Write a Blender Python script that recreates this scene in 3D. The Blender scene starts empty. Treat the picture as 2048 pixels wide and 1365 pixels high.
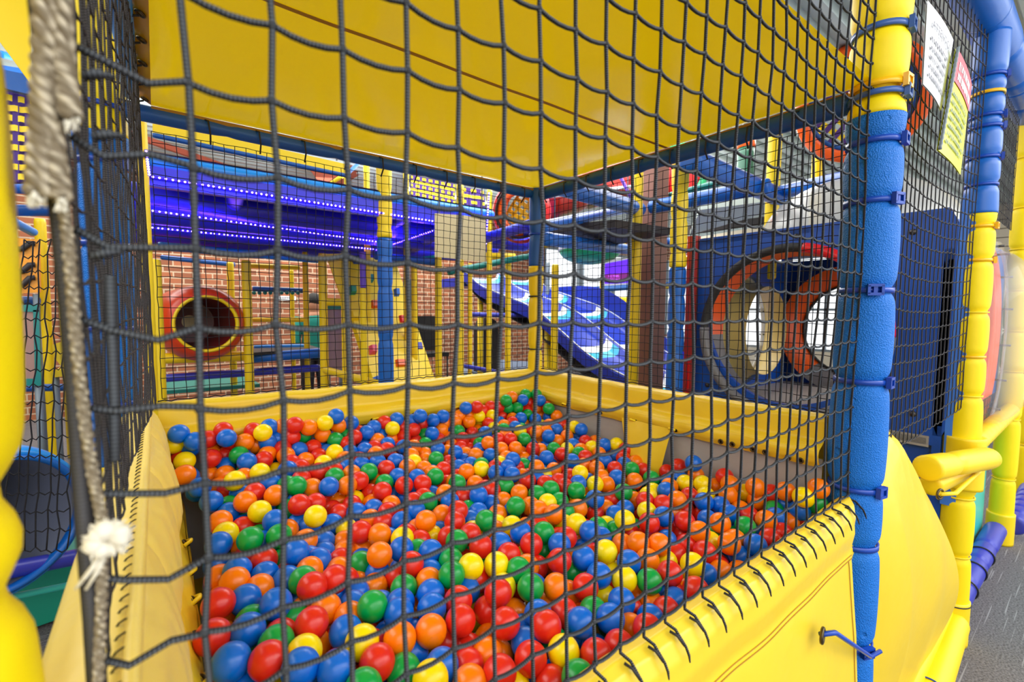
import bpy, math, random
from mathutils import Vector, Matrix
from mathutils import noise as mnoise
random.seed(7)
PI = math.pi
S = bpy.context.scene
COL = S.collection

# ---------------------------------------------------------------- camera
CAMP = Vector((-1.38069, -0.37813, 1.45551)); YAW = 0.654819; PITCH = -0.065994; ROLL = 0.007365; FPX = 926.6
FWD = Vector((math.sin(YAW) * math.cos(PITCH), math.cos(YAW) * math.cos(PITCH), math.sin(PITCH)))
_r0 = Vector((math.cos(YAW), -math.sin(YAW), 0)); _u0 = _r0.cross(FWD)
RGT = _r0 * math.cos(ROLL) + _u0 * math.sin(ROLL); UPV = -_r0 * math.sin(ROLL) + _u0 * math.cos(ROLL)
cd = bpy.data.cameras.new('camera'); cam = bpy.data.objects.new('camera', cd); COL.objects.link(cam)
cam.matrix_world = Matrix(((RGT.x, UPV.x, -FWD.x, CAMP.x), (RGT.y, UPV.y, -FWD.y, CAMP.y), (RGT.z, UPV.z, -FWD.z, CAMP.z), (0, 0, 0, 1)))
cd.sensor_width = 36; cd.sensor_fit = 'HORIZONTAL'; cd.lens = FPX / 2048 * 36
cd.clip_start = 0.02; cd.clip_end = 200
cd.dof.use_dof = True; cd.dof.focus_distance = 1.25; cd.dof.aperture_fstop = 4.5
S.camera = cam

# ---------------------------------------------------------------- world, light, exposure
w = bpy.data.worlds.new('world'); S.world = w; w.use_nodes = True
_bg = w.node_tree.nodes['Background']; _bg.inputs[0].default_value = (0.93, 0.97, 1.0, 1); _bg.inputs[1].default_value = 1.35
S.view_settings.view_transform = 'Standard'; S.view_settings.look = 'None'
S.view_settings.gamma = 1; S.view_settings.use_curve_mapping = False
S.view_settings.exposure = 0.52
S.cycles.max_bounces = 8; S.cycles.transparent_max_bounces = 12
try: S.cycles.use_denoising = True
except Exception: pass

def area(name, loc, rot, sx, sy, power, col=(1, 1, 1)):
    d = bpy.data.lights.new(name, 'AREA'); d.shape = 'RECTANGLE'; d.size = sx; d.size_y = sy; d.energy = power; d.color = col
    o = bpy.data.objects.new(name, d); o.location = loc; o.rotation_euler = rot; COL.objects.link(o); return o
area('hall_lamps_entrance', (-1.0, -2.2, 3.2), (math.radians(28), 0, 0), 4.5, 1.2, 30, (1, .98, .94))
area('hall_lamps_middle', (2.4, 2.6, 3.28), (0, 0, 0), 4, 2.2, 130, (1, .98, .95))
area('rear_fill', (0.6, 6.6, 3.2), (0, 0, 0), 7, 2.2, 160, (1, .96, .9))  # overhead light added to brighten the brick wall and back area
area('hall_lamps_side', (-3.4, 2.2, 3.28), (0, 0, 0), 2, 4, 90, (1, .98, .94))
area('ceiling_fill', (1.0, 4.0, 2.75), (math.pi, 0, 0), 6, 2.5, 150)  # unseen upward light added to brighten the metal roof
area('hall_lamps_aisle', (3.2, -2.4, 3.2), (math.radians(25), 0, 0), 4.5, 1.5, 60, (1, .99, .96))

# ---------------------------------------------------------------- picture helpers: a pixel of the 2048 x 1365 frame as a ray
def ray(px, py): return FWD + RGT * ((px - 1024) / FPX) - UPV * ((py - 682.5) / FPX)
def U(px, py, Z): return CAMP + ray(px, py) * Z
def on(px, py, a, v):
    d = ray(px, py); return CAMP + d * ((v - CAMP[a]) / d[a])
def pix(P):
    d = Vector(P) - CAMP; z = d.dot(FWD)
    return 1024 + FPX * d.dot(RGT) / z, 682.5 - FPX * d.dot(UPV) / z, z

# ---------------------------------------------------------------- materials
def lin(c):
    return tuple(((x / 255 / 12.92) if x / 255 <= .04045 else ((x / 255 + .055) / 1.055) ** 2.4) for x in c) + (1,)
def M(name, rgb, rough=.5, spec=.5, bump=None, coat=0, metal=0, emit=0, vary=0, trans=0, sheen=0, thin=0):
    m = bpy.data.materials.new(name); m.use_nodes = True; nt = m.node_tree; b = nt.nodes['Principled BSDF']
    b.inputs['Base Color'].default_value = lin(rgb); b.inputs['Roughness'].default_value = rough
    b.inputs['Specular IOR Level'].default_value = spec; b.inputs['Metallic'].default_value = metal
    b.inputs['Coat Weight'].default_value = coat; b.inputs['Coat Roughness'].default_value = .12
    if sheen: b.inputs['Sheen Weight'].default_value = sheen
    if emit:
        b.inputs['Emission Color'].default_value = lin(rgb); b.inputs['Emission Strength'].default_value = emit
    N = nt.nodes; L = nt.links
    geo = N.new('ShaderNodeNewGeometry')
    if vary:
        n = N.new('ShaderNodeTexNoise'); n.inputs['Scale'].default_value = 6; n.inputs['Detail'].default_value = 4
        L.new(geo.outputs['Position'], n.inputs['Vector'])
        h = N.new('ShaderNodeHueSaturation'); h.inputs['Color'].default_value = lin(rgb)
        mr = N.new('ShaderNodeMapRange'); mr.inputs['To Min'].default_value = 1 - vary; mr.inputs['To Max'].default_value = 1 + vary
        L.new(n.outputs['Fac'], mr.inputs['Value']); L.new(mr.outputs['Result'], h.inputs['Value']); L.new(h.outputs['Color'], b.inputs['Base Color'])
    if bump:
        bn = N.new('ShaderNodeBump'); prev = None
        for (kind, scale, strength, dist) in bump:
            bn = N.new('ShaderNodeBump'); bn.inputs['Strength'].default_value = strength; bn.inputs['Distance'].default_value = dist
            if kind == 'noise':
                t = N.new('ShaderNodeTexNoise'); t.inputs['Scale'].default_value = scale; t.inputs['Detail'].default_value = 3
                L.new(geo.outputs['Position'], t.inputs['Vector']); out = t.outputs['Fac']
            elif kind == 'voro':
                t = N.new('ShaderNodeTexVoronoi'); t.inputs['Scale'].default_value = scale
                L.new(geo.outputs['Position'], t.inputs['Vector']); out = t.outputs['Distance']
            elif kind == 'pits':
                t = N.new('ShaderNodeTexVoronoi'); t.inputs['Scale'].default_value = scale; t.inputs['Randomness'].default_value = 1
                nz = N.new('ShaderNodeTexNoise'); nz.inputs['Scale'].default_value = 60; nz.inputs['Detail'].default_value = 2
                L.new(geo.outputs['Position'], nz.inputs['Vector'])
                va = N.new('ShaderNodeMixRGB'); va.blend_type = 'ADD'; va.inputs[0].default_value = .012
                L.new(geo.outputs['Position'], va.inputs[1]); L.new(nz.outputs['Color'], va.inputs[2]); L.new(va.outputs[0], t.inputs['Vector'])
                mr = N.new('ShaderNodeMapRange'); mr.inputs['From Min'].default_value = .02; mr.inputs['From Max'].default_value = .13
                L.new(t.outputs['Distance'], mr.inputs['Value']); out = mr.outputs['Result']
            L.new(out, bn.inputs['Height'])
            if prev: L.new(prev.outputs[0], bn.inputs['Normal'])
            prev = bn
        L.new(prev.outputs[0], b.inputs['Normal'])
    if thin:
        tl = N.new('ShaderNodeBsdfTranslucent'); tl.inputs[0].default_value = lin(rgb); mx = N.new('ShaderNodeMixShader'); mx.inputs[0].default_value = thin
        out = N['Material Output']; L.new(b.outputs[0], mx.inputs[1]); L.new(tl.outputs[0], mx.inputs[2]); L.new(mx.outputs[0], out.inputs[0])
    if trans:
        tr = N.new('ShaderNodeBsdfTransparent'); mx = N.new('ShaderNodeMixShader'); mx.inputs[0].default_value = 1 - trans
        out = N['Material Output']; L.new(tr.outputs[0], mx.inputs[1]); L.new(b.outputs[0], mx.inputs[2]); L.new(mx.outputs[0], out.inputs[0])
    return m

def cord_mat(name, c0, c1, pitch):
    m = bpy.data.materials.new(name); m.use_nodes = True; nt = m.node_tree; b = nt.nodes['Principled BSDF']; N = nt.nodes; L = nt.links
    b.inputs['Roughness'].default_value = .75; b.inputs['Specular IOR Level'].default_value = .3
    uv = N.new('ShaderNodeUVMap'); uv.uv_map = 'UVMap'
    sep = N.new('ShaderNodeSeparateXYZ'); L.new(uv.outputs[0], sep.inputs[0])
    def wave(sign):
        a = N.new('ShaderNodeMath'); a.operation = 'MULTIPLY'; a.inputs[1].default_value = 1 / pitch; L.new(sep.outputs[1], a.inputs[0])
        u = N.new('ShaderNodeMath'); u.operation = 'MULTIPLY_ADD'; u.inputs[1].default_value = sign * 1; L.new(sep.outputs[0], u.inputs[0]); L.new(a.outputs[0], u.inputs[2])
        k = N.new('ShaderNodeMath'); k.operation = 'MULTIPLY'; k.inputs[1].default_value = 2 * PI; L.new(u.outputs[0], k.inputs[0])
        s = N.new('ShaderNodeMath'); s.operation = 'SINE'; L.new(k.outputs[0], s.inputs[0]); return s
    s1, s2 = wave(1), wave(-1)
    mul = N.new('ShaderNodeMath'); mul.operation = 'MULTIPLY'; L.new(s1.outputs[0], mul.inputs[0]); L.new(s2.outputs[0], mul.inputs[1])
    mr = N.new('ShaderNodeMapRange'); mr.inputs['From Min'].default_value = -.2; mr.inputs['From Max'].default_value = .9; L.new(mul.outputs[0], mr.inputs['Value'])
    mix = N.new('ShaderNodeMixRGB'); mix.inputs[1].default_value = lin(c0); mix.inputs[2].default_value = lin(c1); L.new(mr.outputs['Result'], mix.inputs[0]); L.new(mix.outputs[0], b.inputs['Base Color'])
    bn = N.new('ShaderNodeBump'); bn.inputs['Strength'].default_value = .9; bn.inputs['Distance'].default_value = .002; L.new(mr.outputs['Result'], bn.inputs['Height']); L.new(bn.outputs[0], b.inputs['Normal'])
    return m

YEL = (250, 214, 10); BLU = (8, 104, 196)
m_foam_y = M('yellow_foam', (252, 222, 0), .5, .35, [('noise', 350, .12, .001), ('noise', 18, .25, .004)])
m_foam_b = M('blue_foam', (12, 112, 205), .55, .35, [('voro', 300, .8, .002), ('noise', 30, .35, .005), ('pits', 13, .9, .008)], vary=.10)
m_skin_b = M('blue_vinyl_foam', (14, 98, 190), .35, .5, [('noise', 14, .25, .006)])
m_skin_b2 = M('dark_blue_vinyl', (16, 82, 158), .38, .5, [('noise', 14, .25, .006)])
m_skin_lb = M('light_blue_vinyl', (30, 140, 225), .3, .5, [('noise', 10, .2, .006)])
m_vinyl = M('yellow_vinyl', (242, 206, 44), .36, .5, [('noise', 7, .3, .02), ('noise', 900, .06, .0005)])
m_vinyl_p = M('pale_yellow_vinyl', (240, 212, 100), .42, .45, [('noise', 9, .4, .02), ('noise', 900, .06, .0005)])
m_canopy = M('glossy_yellow_vinyl', (246, 206, 4), .16, .5, [('noise', 3.2, .16, .02), ('noise', 22, .05, .004)], coat=.5, thin=.48) #('glossy_yellow_vinyl', (240, 196, 4), .16, .5, [('noise', 3.2, .16, .02), ('noise', 22, .05, .004)], coat=.35)
m_deck = M('blue_vinyl_foam_violet_glow', (40, 36, 206), .35, .5, [('noise', 14, .25, .006)])  # blue deck vinyl with the strips' violet light mixed into the colour
m_hem = M('canopy_hem_vinyl_shaded', (226, 170, 8), .3)  # same vinyl as the sheet, darkened: the fold's shade is in the colour
m_seam = M('ochre_seam', (176, 126, 8), .5)
m_grey = M('grey_liner', (168, 163, 158), .5, .4, [('noise', 9, .3, .02)])
m_eyelet = M('tarnished_brass', (92, 78, 50), .35, .5, metal=.8)
m_hole = M('dark_hole', (18, 14, 10), .9, .1)
m_lash = M('yellow_lashing', (250, 218, 20), .5)
m_strap_b = M('blue_strap', (20, 70, 175), .3, .5)
m_strap_lb = M('steel_blue_strap', (62, 98, 165), .3, .5)
m_strap_y = M('yellow_strap', (250, 190, 10), .3, .5)
m_net = cord_mat('charcoal_cord', (26, 27, 30), (112, 116, 122), .0052)
m_net_fine = M('black_twine', (34, 34, 40), .8, .2)
m_net_grey = cord_mat('grey_cord', (34, 34, 38), (112, 110, 114), .005)
m_rope = cord_mat('beige_rope', (120, 106, 84), (200, 186, 160), .02)
m_rope_t = cord_mat('thin_beige_rope', (128, 114, 92), (196, 182, 156), .01)
m_frill = M('frayed_fibre', (232, 224, 204), .9, .2, [('noise', 160, .6, .004)])
BALL = {'R': M('red_plastic', (222, 40, 22), .28, .5), 'O': M('orange_plastic', (250, 126, 0), .28, .5), 'Y': M('yellow_plastic', (252, 224, 0), .28, .5),
        'G': M('green_plastic', (0, 160, 66), .28, .5), 'B': M('blue_plastic', (0, 104, 214), .28, .5)}
m_yel = M('yellow_paint', (248, 212, 8), .42, .5, [('noise', 30, .15, .004)])
m_teal = M('teal_vinyl', (10, 128, 120), .4); m_teal_l = M('pale_teal_vinyl', (60, 196, 186), .35)
m_green = M('green_plastic_panel', (16, 150, 92), .35); m_dgreen = M('dark_green_plastic', (20, 84, 62), .4)
m_red = M('red_vinyl', (222, 24, 30), .35); m_dred = M('dark_red_plastic', (150, 22, 12), .35)
m_orange = M('orange_plastic_panel', (240, 92, 14), .3, .5); m_orange_y = M('amber_vinyl', (250, 160, 10), .4)
m_black = M('black_rubber', (34, 32, 32), .6); m_pad = M('grey_padding', (112, 110, 112), .35, .5, [('noise', 12, .4, .02)])
m_panel = M('blue_plastic_panel', (10, 74, 168), .36, .5, [('noise', 60, .05, .002)])
m_panel_l = M('blue_panel_edge', (60, 120, 215), .4); m_purple = M('purple_vinyl_and_violet_light', (104, 70, 190), .4); m_indigo = M('indigo_vinyl', (52, 58, 176), .34)
m_slide = M('blue_slide_plastic', (8, 46, 170), .36, .5); m_white = M('white_paint', (236, 238, 240), .5); m_aqua = M('aqua_paint', (50, 176, 214), .35)
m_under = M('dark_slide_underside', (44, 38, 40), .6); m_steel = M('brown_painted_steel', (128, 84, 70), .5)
m_board = M('cream_board', (226, 208, 158), .6); m_strip = M('purple_strip_housing', (44, 16, 190), .5, emit=.5)
m_led = M('violet_led', (150, 110, 255), .4, emit=14); m_ledw = M('white_violet_led', (190, 160, 255), .4, emit=7)
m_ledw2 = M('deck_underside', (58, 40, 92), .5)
m_rust = M('red_oxide_steel', (176, 84, 58), .6); m_galv = M('galvanised_deck', (190, 204, 198), .45, .5, [('noise', 4, .1, .02)])
m_mauve = M('mauve_mat', (150, 128, 142), .6); m_scr = M('purple_screen', (84, 10, 214), .3, emit=.9); m_scr_t = M('magenta_screen_text', (196, 90, 235), .4, emit=1.2)
m_scr_b = M('maroon_screen_band', (110, 0, 110), .4, emit=.6)
m_sign_w = M('white_sign', (232, 232, 236), .35); m_ink = M('grey_ink', (120, 118, 128), .6); m_sign_y = M('lime_yellow_sign', (232, 236, 20), .35); m_sign_r = M('pink_red_sign', (232, 84, 100), .4)
m_ink_g = M('green_grey_ink', (96, 120, 104), .6); m_person_d = M('dark_cloth', (26, 22, 34), .8); m_teal_c = M('teal_cloth', (16, 130, 116), .8); m_skinc = M('skin', (190, 132, 100), .6); m_hair = M('dark_hair', (22, 18, 18), .7)
m_frame = M('grey_window_frame', (120, 132, 140), .5); m_chrome = M('bolt_steel', (70, 66, 64), .35, metal=.8)
m_cream = M('cream_cladding', (222, 210, 186), .7, .3)
m_clear = M('clear_acrylic', (236, 240, 244), .04, .6, trans=.8)
m_haze = M('scuffed_clear_acrylic', (226, 224, 214), .2, .5, trans=.3)
m_glass = M('window_glass', (236, 246, 255), .03, .5, trans=.9)

def brick_mat():
    m = bpy.data.materials.new('brickwork'); m.use_nodes = True; nt = m.node_tree; N = nt.nodes; L = nt.links; b = N['Principled BSDF']
    g = N.new('ShaderNodeNewGeometry'); sp = N.new('ShaderNodeSeparateXYZ'); L.new(g.outputs['Position'], sp.inputs[0])
    ad = N.new('ShaderNodeMath'); ad.operation = 'ADD'; L.new(sp.outputs[0], ad.inputs[0]); L.new(sp.outputs[1], ad.inputs[1])
    cb = N.new('ShaderNodeCombineXYZ'); L.new(ad.outputs[0], cb.inputs[0]); L.new(sp.outputs[2], cb.inputs[1])
    t = N.new('ShaderNodeTexBrick'); L.new(cb.outputs[0], t.inputs['Vector'])
    t.inputs['Color1'].default_value = lin((172, 104, 70)); t.inputs['Color2'].default_value = lin((128, 78, 56)); t.inputs['Mortar'].default_value = lin((206, 184, 156))
    t.inputs['Scale'].default_value = 1; t.inputs['Mortar Size'].default_value = .008; t.inputs['Brick Width'].default_value = .24; t.inputs['Row Height'].default_value = .086; t.inputs['Bias'].default_value = -.1
    L.new(t.outputs['Color'], b.inputs['Base Color']); b.inputs['Roughness'].default_value = .85
    bn = N.new('ShaderNodeBump'); bn.inputs['Strength'].default_value = .6; bn.inputs['Distance'].default_value = .01; bn.invert = True; L.new(t.outputs['Fac'], bn.inputs['Height']); L.new(bn.outputs[0], b.inputs['Normal'])
    return m
def carpet_mat():
    m = bpy.data.materials.new('grey_carpet'); m.use_nodes = True; nt = m.node_tree; N = nt.nodes; L = nt.links; b = N['Principled BSDF']
    g = N.new('ShaderNodeNewGeometry')
    n1 = N.new('ShaderNodeTexNoise'); n1.inputs['Scale'].default_value = 130; n1.inputs['Detail'].default_value = 3; L.new(g.outputs['Position'], n1.inputs['Vector'])
    r = N.new('ShaderNodeValToRGB'); r.color_ramp.elements[0].position = .3; r.color_ramp.elements[0].color = lin((84, 80, 82)); r.color_ramp.elements[1].position = .7; r.color_ramp.elements[1].color = lin((140, 136, 138)); L.new(n1.outputs['Fac'], r.inputs[0])
    mp = N.new('ShaderNodeMapping'); mp.inputs['Scale'].default_value = (2.4, 130, 1); L.new(g.outputs['Position'], mp.inputs[0])
    n2 = N.new('ShaderNodeTexNoise'); n2.inputs['Scale'].default_value = 1; n2.inputs['Detail'].default_value = 0; L.new(mp.outputs[0], n2.inputs['Vector'])
    s = N.new('ShaderNodeValToRGB'); s.color_ramp.elements[0].position = .71; s.color_ramp.elements[1].position = .75; L.new(n2.outputs['Fac'], s.inputs[0])
    mx = N.new('ShaderNodeMixRGB'); mx.inputs[2].default_value = lin((158, 155, 156)); L.new(s.outputs[0], mx.inputs[0]); L.new(r.outputs[0], mx.inputs[1]); L.new(mx.outputs[0], b.inputs['Base Color'])
    b.inputs['Roughness'].default_value = .95; b.inputs['Specular IOR Level'].default_value = .1
    bn = N.new('ShaderNodeBump'); bn.inputs['Strength'].default_value = .6; bn.inputs['Distance'].default_value = .004; L.new(n1.outputs['Fac'], bn.inputs['Height']); L.new(bn.outputs[0], b.inputs['Normal'])
    return m
m_brick = brick_mat(); m_carpet = carpet_mat()

# ---------------------------------------------------------------- mesh builder
class MB:
    def __init__(s): s.v = []; s.f = []; s.uv = []; s.mi = []; s.flat = set()
    def face(s, idx, uv=None, mi=0, flat=False):
        if flat: s.flat.add(len(s.f))
        s.f.append(tuple(idx)); s.uv.append(uv or [(0, 0)] * len(idx)); s.mi.append(mi)
    def add(s, pts):
        n = len(s.v); s.v.extend([tuple(p) for p in pts]); return n
    def hexa(s, c8, mi=0):
        n = s.add(c8)
        for q in ((0, 3, 2, 1), (4, 5, 6, 7), (0, 1, 5, 4), (1, 2, 6, 5), (2, 3, 7, 6), (3, 0, 4, 7)): s.face([n + k for k in q], mi=mi, flat=True)
    def box(s, lo, hi, mi=0):
        (a, b, c), (d, e, f) = lo, hi
        s.hexa([(a, b, c), (d, b, c), (d, e, c), (a, e, c), (a, b, f), (d, b, f), (d, e, f), (a, e, f)], mi); return s
    def obox(s, c, ax, ay, az, mi=0):
        c, ax, ay, az = Vector(c), Vector(ax), Vector(ay), Vector(az)
        s.hexa([c - ax - ay - az, c + ax - ay - az, c + ax + ay - az, c - ax + ay - az, c - ax - ay + az, c + ax - ay + az, c + ax + ay + az, c - ax + ay + az], mi); return s
    def tube(s, pts, r, n=8, caps=True, mi=0, v0=0, up=None):
        pts = [Vector(p) for p in pts]; k = len(pts); rs = r if isinstance(r, (list, tuple)) else [r] * k
        t0 = (pts[1] - pts[0]).normalized(); ref = Vector(up) if up else (Vector((0, 0, 1)) if abs(t0.z) < .8 else Vector((1, 0, 0)))
        a = t0.cross(ref).normalized(); rings = []; L = v0
        for i, p in enumerate(pts):
            if i == 0: t = t0
            elif i == k - 1: t = (pts[i] - pts[i - 1]).normalized()
            else:
                t = (pts[i + 1] - pts[i - 1])
                t = t.normalized() if t.length > 1e-9 else t0
            a = a - t * a.dot(t); a = a.normalized() if a.length > 1e-6 else t.orthogonal().normalized(); b = t.cross(a)
            if i: L += (p - pts[i - 1]).length
            rings.append((s.add([p + (a * math.cos(2 * PI * j / n) + b * math.sin(2 * PI * j / n)) * rs[i] for j in range(n)]), L))
        for i in range(k - 1):
            (A, la), (B, lb) = rings[i], rings[i + 1]
            for j in range(n):
                j2 = (j + 1) % n
                s.face((A + j, A + j2, B + j2, B + j), [(j / n, la), ((j + 1) / n, la), ((j + 1) / n, lb), (j / n, lb)], mi)
        if caps:
            s.face([rings[0][0] + j for j in reversed(range(n))], mi=mi); s.face([rings[-1][0] + j for j in range(n)], mi=mi)
        return s
    def grid(s, nu, nv, fn, mi=0, close_u=False):
        n = s.add([fn(i / nu, j / nv) for j in range(nv + 1) for i in range(nu + 1)])
        for j in range(nv):
            for i in range(nu):
                a = n + j * (nu + 1) + i; s.face((a, a + 1, a + nu + 2, a + nu + 1), [(i / nu, j / nv), ((i + 1) / nu, j / nv), ((i + 1) / nu, (j + 1) / nv), (i / nu, (j + 1) / nv)], mi)
        return s
    def sphere(s, c, r, nu=16, nv=10, mi=0, sc=(1, 1, 1)):
        c = Vector(c); n = s.add([c + Vector((math.sin(PI * j / nv) * math.cos(2 * PI * i / nu) * sc[0], math.sin(PI * j / nv) * math.sin(2 * PI * i / nu) * sc[1], math.cos(PI * j / nv) * sc[2])) * r for j in range(1, nv) for i in range(nu)])
        t = s.add([c + Vector((0, 0, r * sc[2])), c - Vector((0, 0, r * sc[2]))])
        for i in range(nu):
            i2 = (i + 1) % nu; s.face((t, n + i, n + i2), mi=mi); s.face((t + 1, n + (nv - 2) * nu + i2, n + (nv - 2) * nu + i), mi=mi)
            for j in range(nv - 2): s.face((n + j * nu + i, n + (j + 1) * nu + i, n + (j + 1) * nu + i2, n + j * nu + i2), mi=mi)
        return s
    def torus(s, c, ax, R, r, nu=24, nv=8, mi=0, a0=0, a1=2 * PI):
        c = Vector(c); ax = Vector(ax).normalized(); e1 = ax.orthogonal().normalized(); e2 = ax.cross(e1)
        full = abs(a1 - a0 - 2 * PI) < 1e-6
        pts = [c + (e1 * math.cos(a0 + (a1 - a0) * i / nu) + e2 * math.sin(a0 + (a1 - a0) * i / nu)) * R for i in range(nu + (0 if full else 1))]
        m = len(pts); base = []
        for i, p in enumerate(pts):
            ang = a0 + (a1 - a0) * i / nu; d = e1 * math.cos(ang) + e2 * math.sin(ang)
            base.append(s.add([p + (d * math.cos(2 * PI * j / nv) + ax * math.sin(2 * PI * j / nv)) * r for j in range(nv)]))
        for i in range(m if full else m - 1):
            A, B = base[i], base[(i + 1) % m]
            for j in range(nv): s.face((A + j, B + j, B + (j + 1) % nv, A + (j + 1) % nv), mi=mi)
        return s
    def prism(s, poly, dv, mi=0, mside=None):
        dv = Vector(dv); poly = [Vector(p) for p in poly]; k = len(poly); a = s.add(poly); b = s.add([p + dv for p in poly])
        s.face([a + i for i in range(k)], mi=mi, flat=True); s.face([b + i for i in reversed(range(k))], mi=mi, flat=True)
        for i in range(k): s.face((a + (i + 1) % k, a + i, b + i, b + (i + 1) % k), mi=mi if mside is None else mside, flat=True)
        return s
    def build(s, name, mats, parent=None, smooth=True):
        if not isinstance(mats, (list, tuple)): mats = [mats]
        if parent is None:
            xs = [p[0] for p in s.v]; ys = [p[1] for p in s.v]; zs = [p[2] for p in s.v]
            o = Vector(((min(xs) + max(xs)) / 2, (min(ys) + max(ys)) / 2, min(zs)))
        else:
            o = Vector((0, 0, 0)); q = parent
            while q is not None: o = o + q.location; q = q.parent
        me = bpy.data.meshes.new(name); me.from_pydata([(p[0] - o.x, p[1] - o.y, p[2] - o.z) for p in s.v], [], s.f)
        for mm in mats: me.materials.append(mm)
        if len(mats) > 1: me.polygons.foreach_set('material_index', s.mi)
        if smooth: me.polygons.foreach_set('use_smooth', [i not in s.flat for i in range(len(s.f))])
        uvl = me.uv_layers.new(name='UVMap'); uvl.data.foreach_set('uv', [c for f in s.uv for uvp in f for c in uvp])
        me.validate(); me.update()
        ob = bpy.data.objects.new(name, me); COL.objects.link(ob)
        if parent is not None: ob.parent = parent
        else: ob.location = o
        return ob

def tag(o, label=None, cat=None, group=None, kind=None):
    if label: o['label'] = label
    if cat: o['category'] = cat
    if group: o['group'] = group
    if kind: o['kind'] = kind
    return o
def thing(name, loc, label, cat, group=None):
    o = bpy.data.objects.new(name, None); o.empty_display_size = .05; COL.objects.link(o); o.location = loc
    return tag(o, label, cat, group)
def one(mb, name, mat, label, cat, group=None): return tag(mb.build(name, mat), label, cat, group)
def struct(mb, name, mat): return tag(mb.build(name, mat), kind='structure')
def text(name, body, loc, xdir, ydir, size, mat, parent, align='LEFT'):
    c = bpy.data.curves.new(name, 'FONT'); c.body = body; c.size = size; c.align_x = align; c.materials.append(mat); c.extrude = .0006
    o = bpy.data.objects.new(name, c); COL.objects.link(o); o.parent = parent
    x = Vector(xdir).normalized(); y = Vector(ydir).normalized(); z = x.cross(y); p = Vector(loc) - parent.location
    bpy.context.view_layer.update(); me = bpy.data.meshes.new_from_object(o.evaluated_get(bpy.context.evaluated_depsgraph_get())); bpy.data.objects.remove(o)
    o = bpy.data.objects.new(name, me); COL.objects.link(o); o.parent = parent
    if not me.materials: me.materials.append(mat)
    o.matrix_local = Matrix(((x.x, y.x, z.x, p.x), (x.y, y.y, z.y, p.y), (x.z, y.z, z.z, p.z), (0, 0, 0, 1))); return o

def text_on(name, body, f, bow, u0, u1, v0, v1, mat, parent):
    c = bpy.data.curves.new(name, 'FONT'); c.body = body; o = bpy.data.objects.new(name, c); COL.objects.link(o)
    bpy.context.view_layer.update(); me = bpy.data.meshes.new_from_object(o.evaluated_get(bpy.context.evaluated_depsgraph_get())); bpy.data.objects.remove(o)
    xs = [q.co.x for q in me.vertices]; ys = [q.co.y for q in me.vertices]; a, b, cc, d = min(xs), max(xs), min(ys), max(ys)
    for q in me.vertices:
        u = u0 + (u1 - u0) * (q.co.x - a) / (b - a); v = v1 + (v0 - v1) * (q.co.y - cc) / (d - cc); q.co = f(u, v) + bow(u, v) + Vector((0, -.004, 0)) - parent.location
    me.materials.clear(); me.materials.append(mat); o = bpy.data.objects.new(name, me); COL.objects.link(o); o.parent = parent; return o

def foam(p0, p1, r, pinch=(), seg=24, step=.012, depth=.16, capr=True, jitter=0.0):
    """padded sleeve from p0 to p1, drawn in at the given distances (m from p0)"""
    p0, p1 = Vector(p0), Vector(p1); L = (p1 - p0).length; n = max(2, int(L / step)); d = (p1 - p0) / L
    sd = random.random() * 50
    pts, rs = [], []
    if capr: pts.append(p0); rs.append(r * .55); pts.append(p0 + d * r * .04); rs.append(r * .86)
    for i in range(n + 1):
        t = L * (.012 * (1 if capr else 0) + (1 - .024 * (1 if capr else 0)) * i / n); k = 1
        for q in pinch:
            x = abs(t - q); k -= depth * math.exp(-(x / .016) ** 2) + .05 * math.exp(-(x / .06) ** 2)
        if jitter: k += jitter * mnoise.noise(Vector((t * 5, sd, 0)))
        pts.append(p0 + d * t); rs.append(r * k)
    if capr: pts.append(p1 - d * r * .04); rs.append(r * .86); pts.append(p1); rs.append(r * .55)
    return MB().tube(pts, rs, seg)
def rod(name, p0, p1, r, mat, label, cat, group=None, pinch=(), seg=16):
    L = (Vector(p1) - Vector(p0)).length
    return one(foam(p0, p1, r, pinch, seg, step=max(.015, L / 60)), name, mat, label, cat, group)

def padded_post(x, y, sleeves, ties, r, label, group=None, seg=32, face=None, jitter=.012):
    """upright foam post: sleeves (z0, z1, material), ties (z, material, width, buckle angle or None)"""
    t = thing('padded_post', (x, y, sleeves[0][0]), label, 'post', group)
    for (z0, z1, m) in sleeves:
        foam((x, y, z0), (x, y, z1), r, [z - z0 for (z, *_) in ties if z0 - .02 < z < z1 + .02], seg, .01, .17, False, jitter).build('foam_sleeve', m, t)
    for (z, m, wd, ang) in ties:
        if wd < .004: continue
        rr = r * .84; mb = MB(); k = 40
        n = mb.add([(x + (rr + dr) * math.cos(2 * PI * i / k), y + (rr + dr) * math.sin(2 * PI * i / k), z + dz) for i in range(k) for dr, dz in ((.001, -wd / 2), (.0055, -wd / 2), (.0055, wd / 2), (.001, wd / 2))])
        for i in range(k):
            a, b = n + 4 * i, n + 4 * ((i + 1) % k)
            for j in range(4): mb.face((a + j, a + (j + 1) % 4, b + (j + 1) % 4, b + j))
        tie = mb.build('cable_tie', m, t)
        if ang is not None:
            d = Vector((math.cos(ang), math.sin(ang), 0)); s = Vector((-d.y, d.x, 0)); c = Vector((x, y, z)) + d * (rr + .009)
            b = MB(); h = wd * .85
            b.obox(c + Vector((0, 0, h)), s * .016, d * .005, Vector((0, 0, .0032))); b.obox(c - Vector((0, 0, h)), s * .016, d * .005, Vector((0, 0, .0032)))
            for k2 in (-1, 1): b.obox(c + s * .0135 * k2, s * .0028, d * .005, Vector((0, 0, h)))
            b.obox(c - d * .002, s * .004, d * .004, Vector((0, 0, h))); b.build('buckle', m, tie)
    return t
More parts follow.
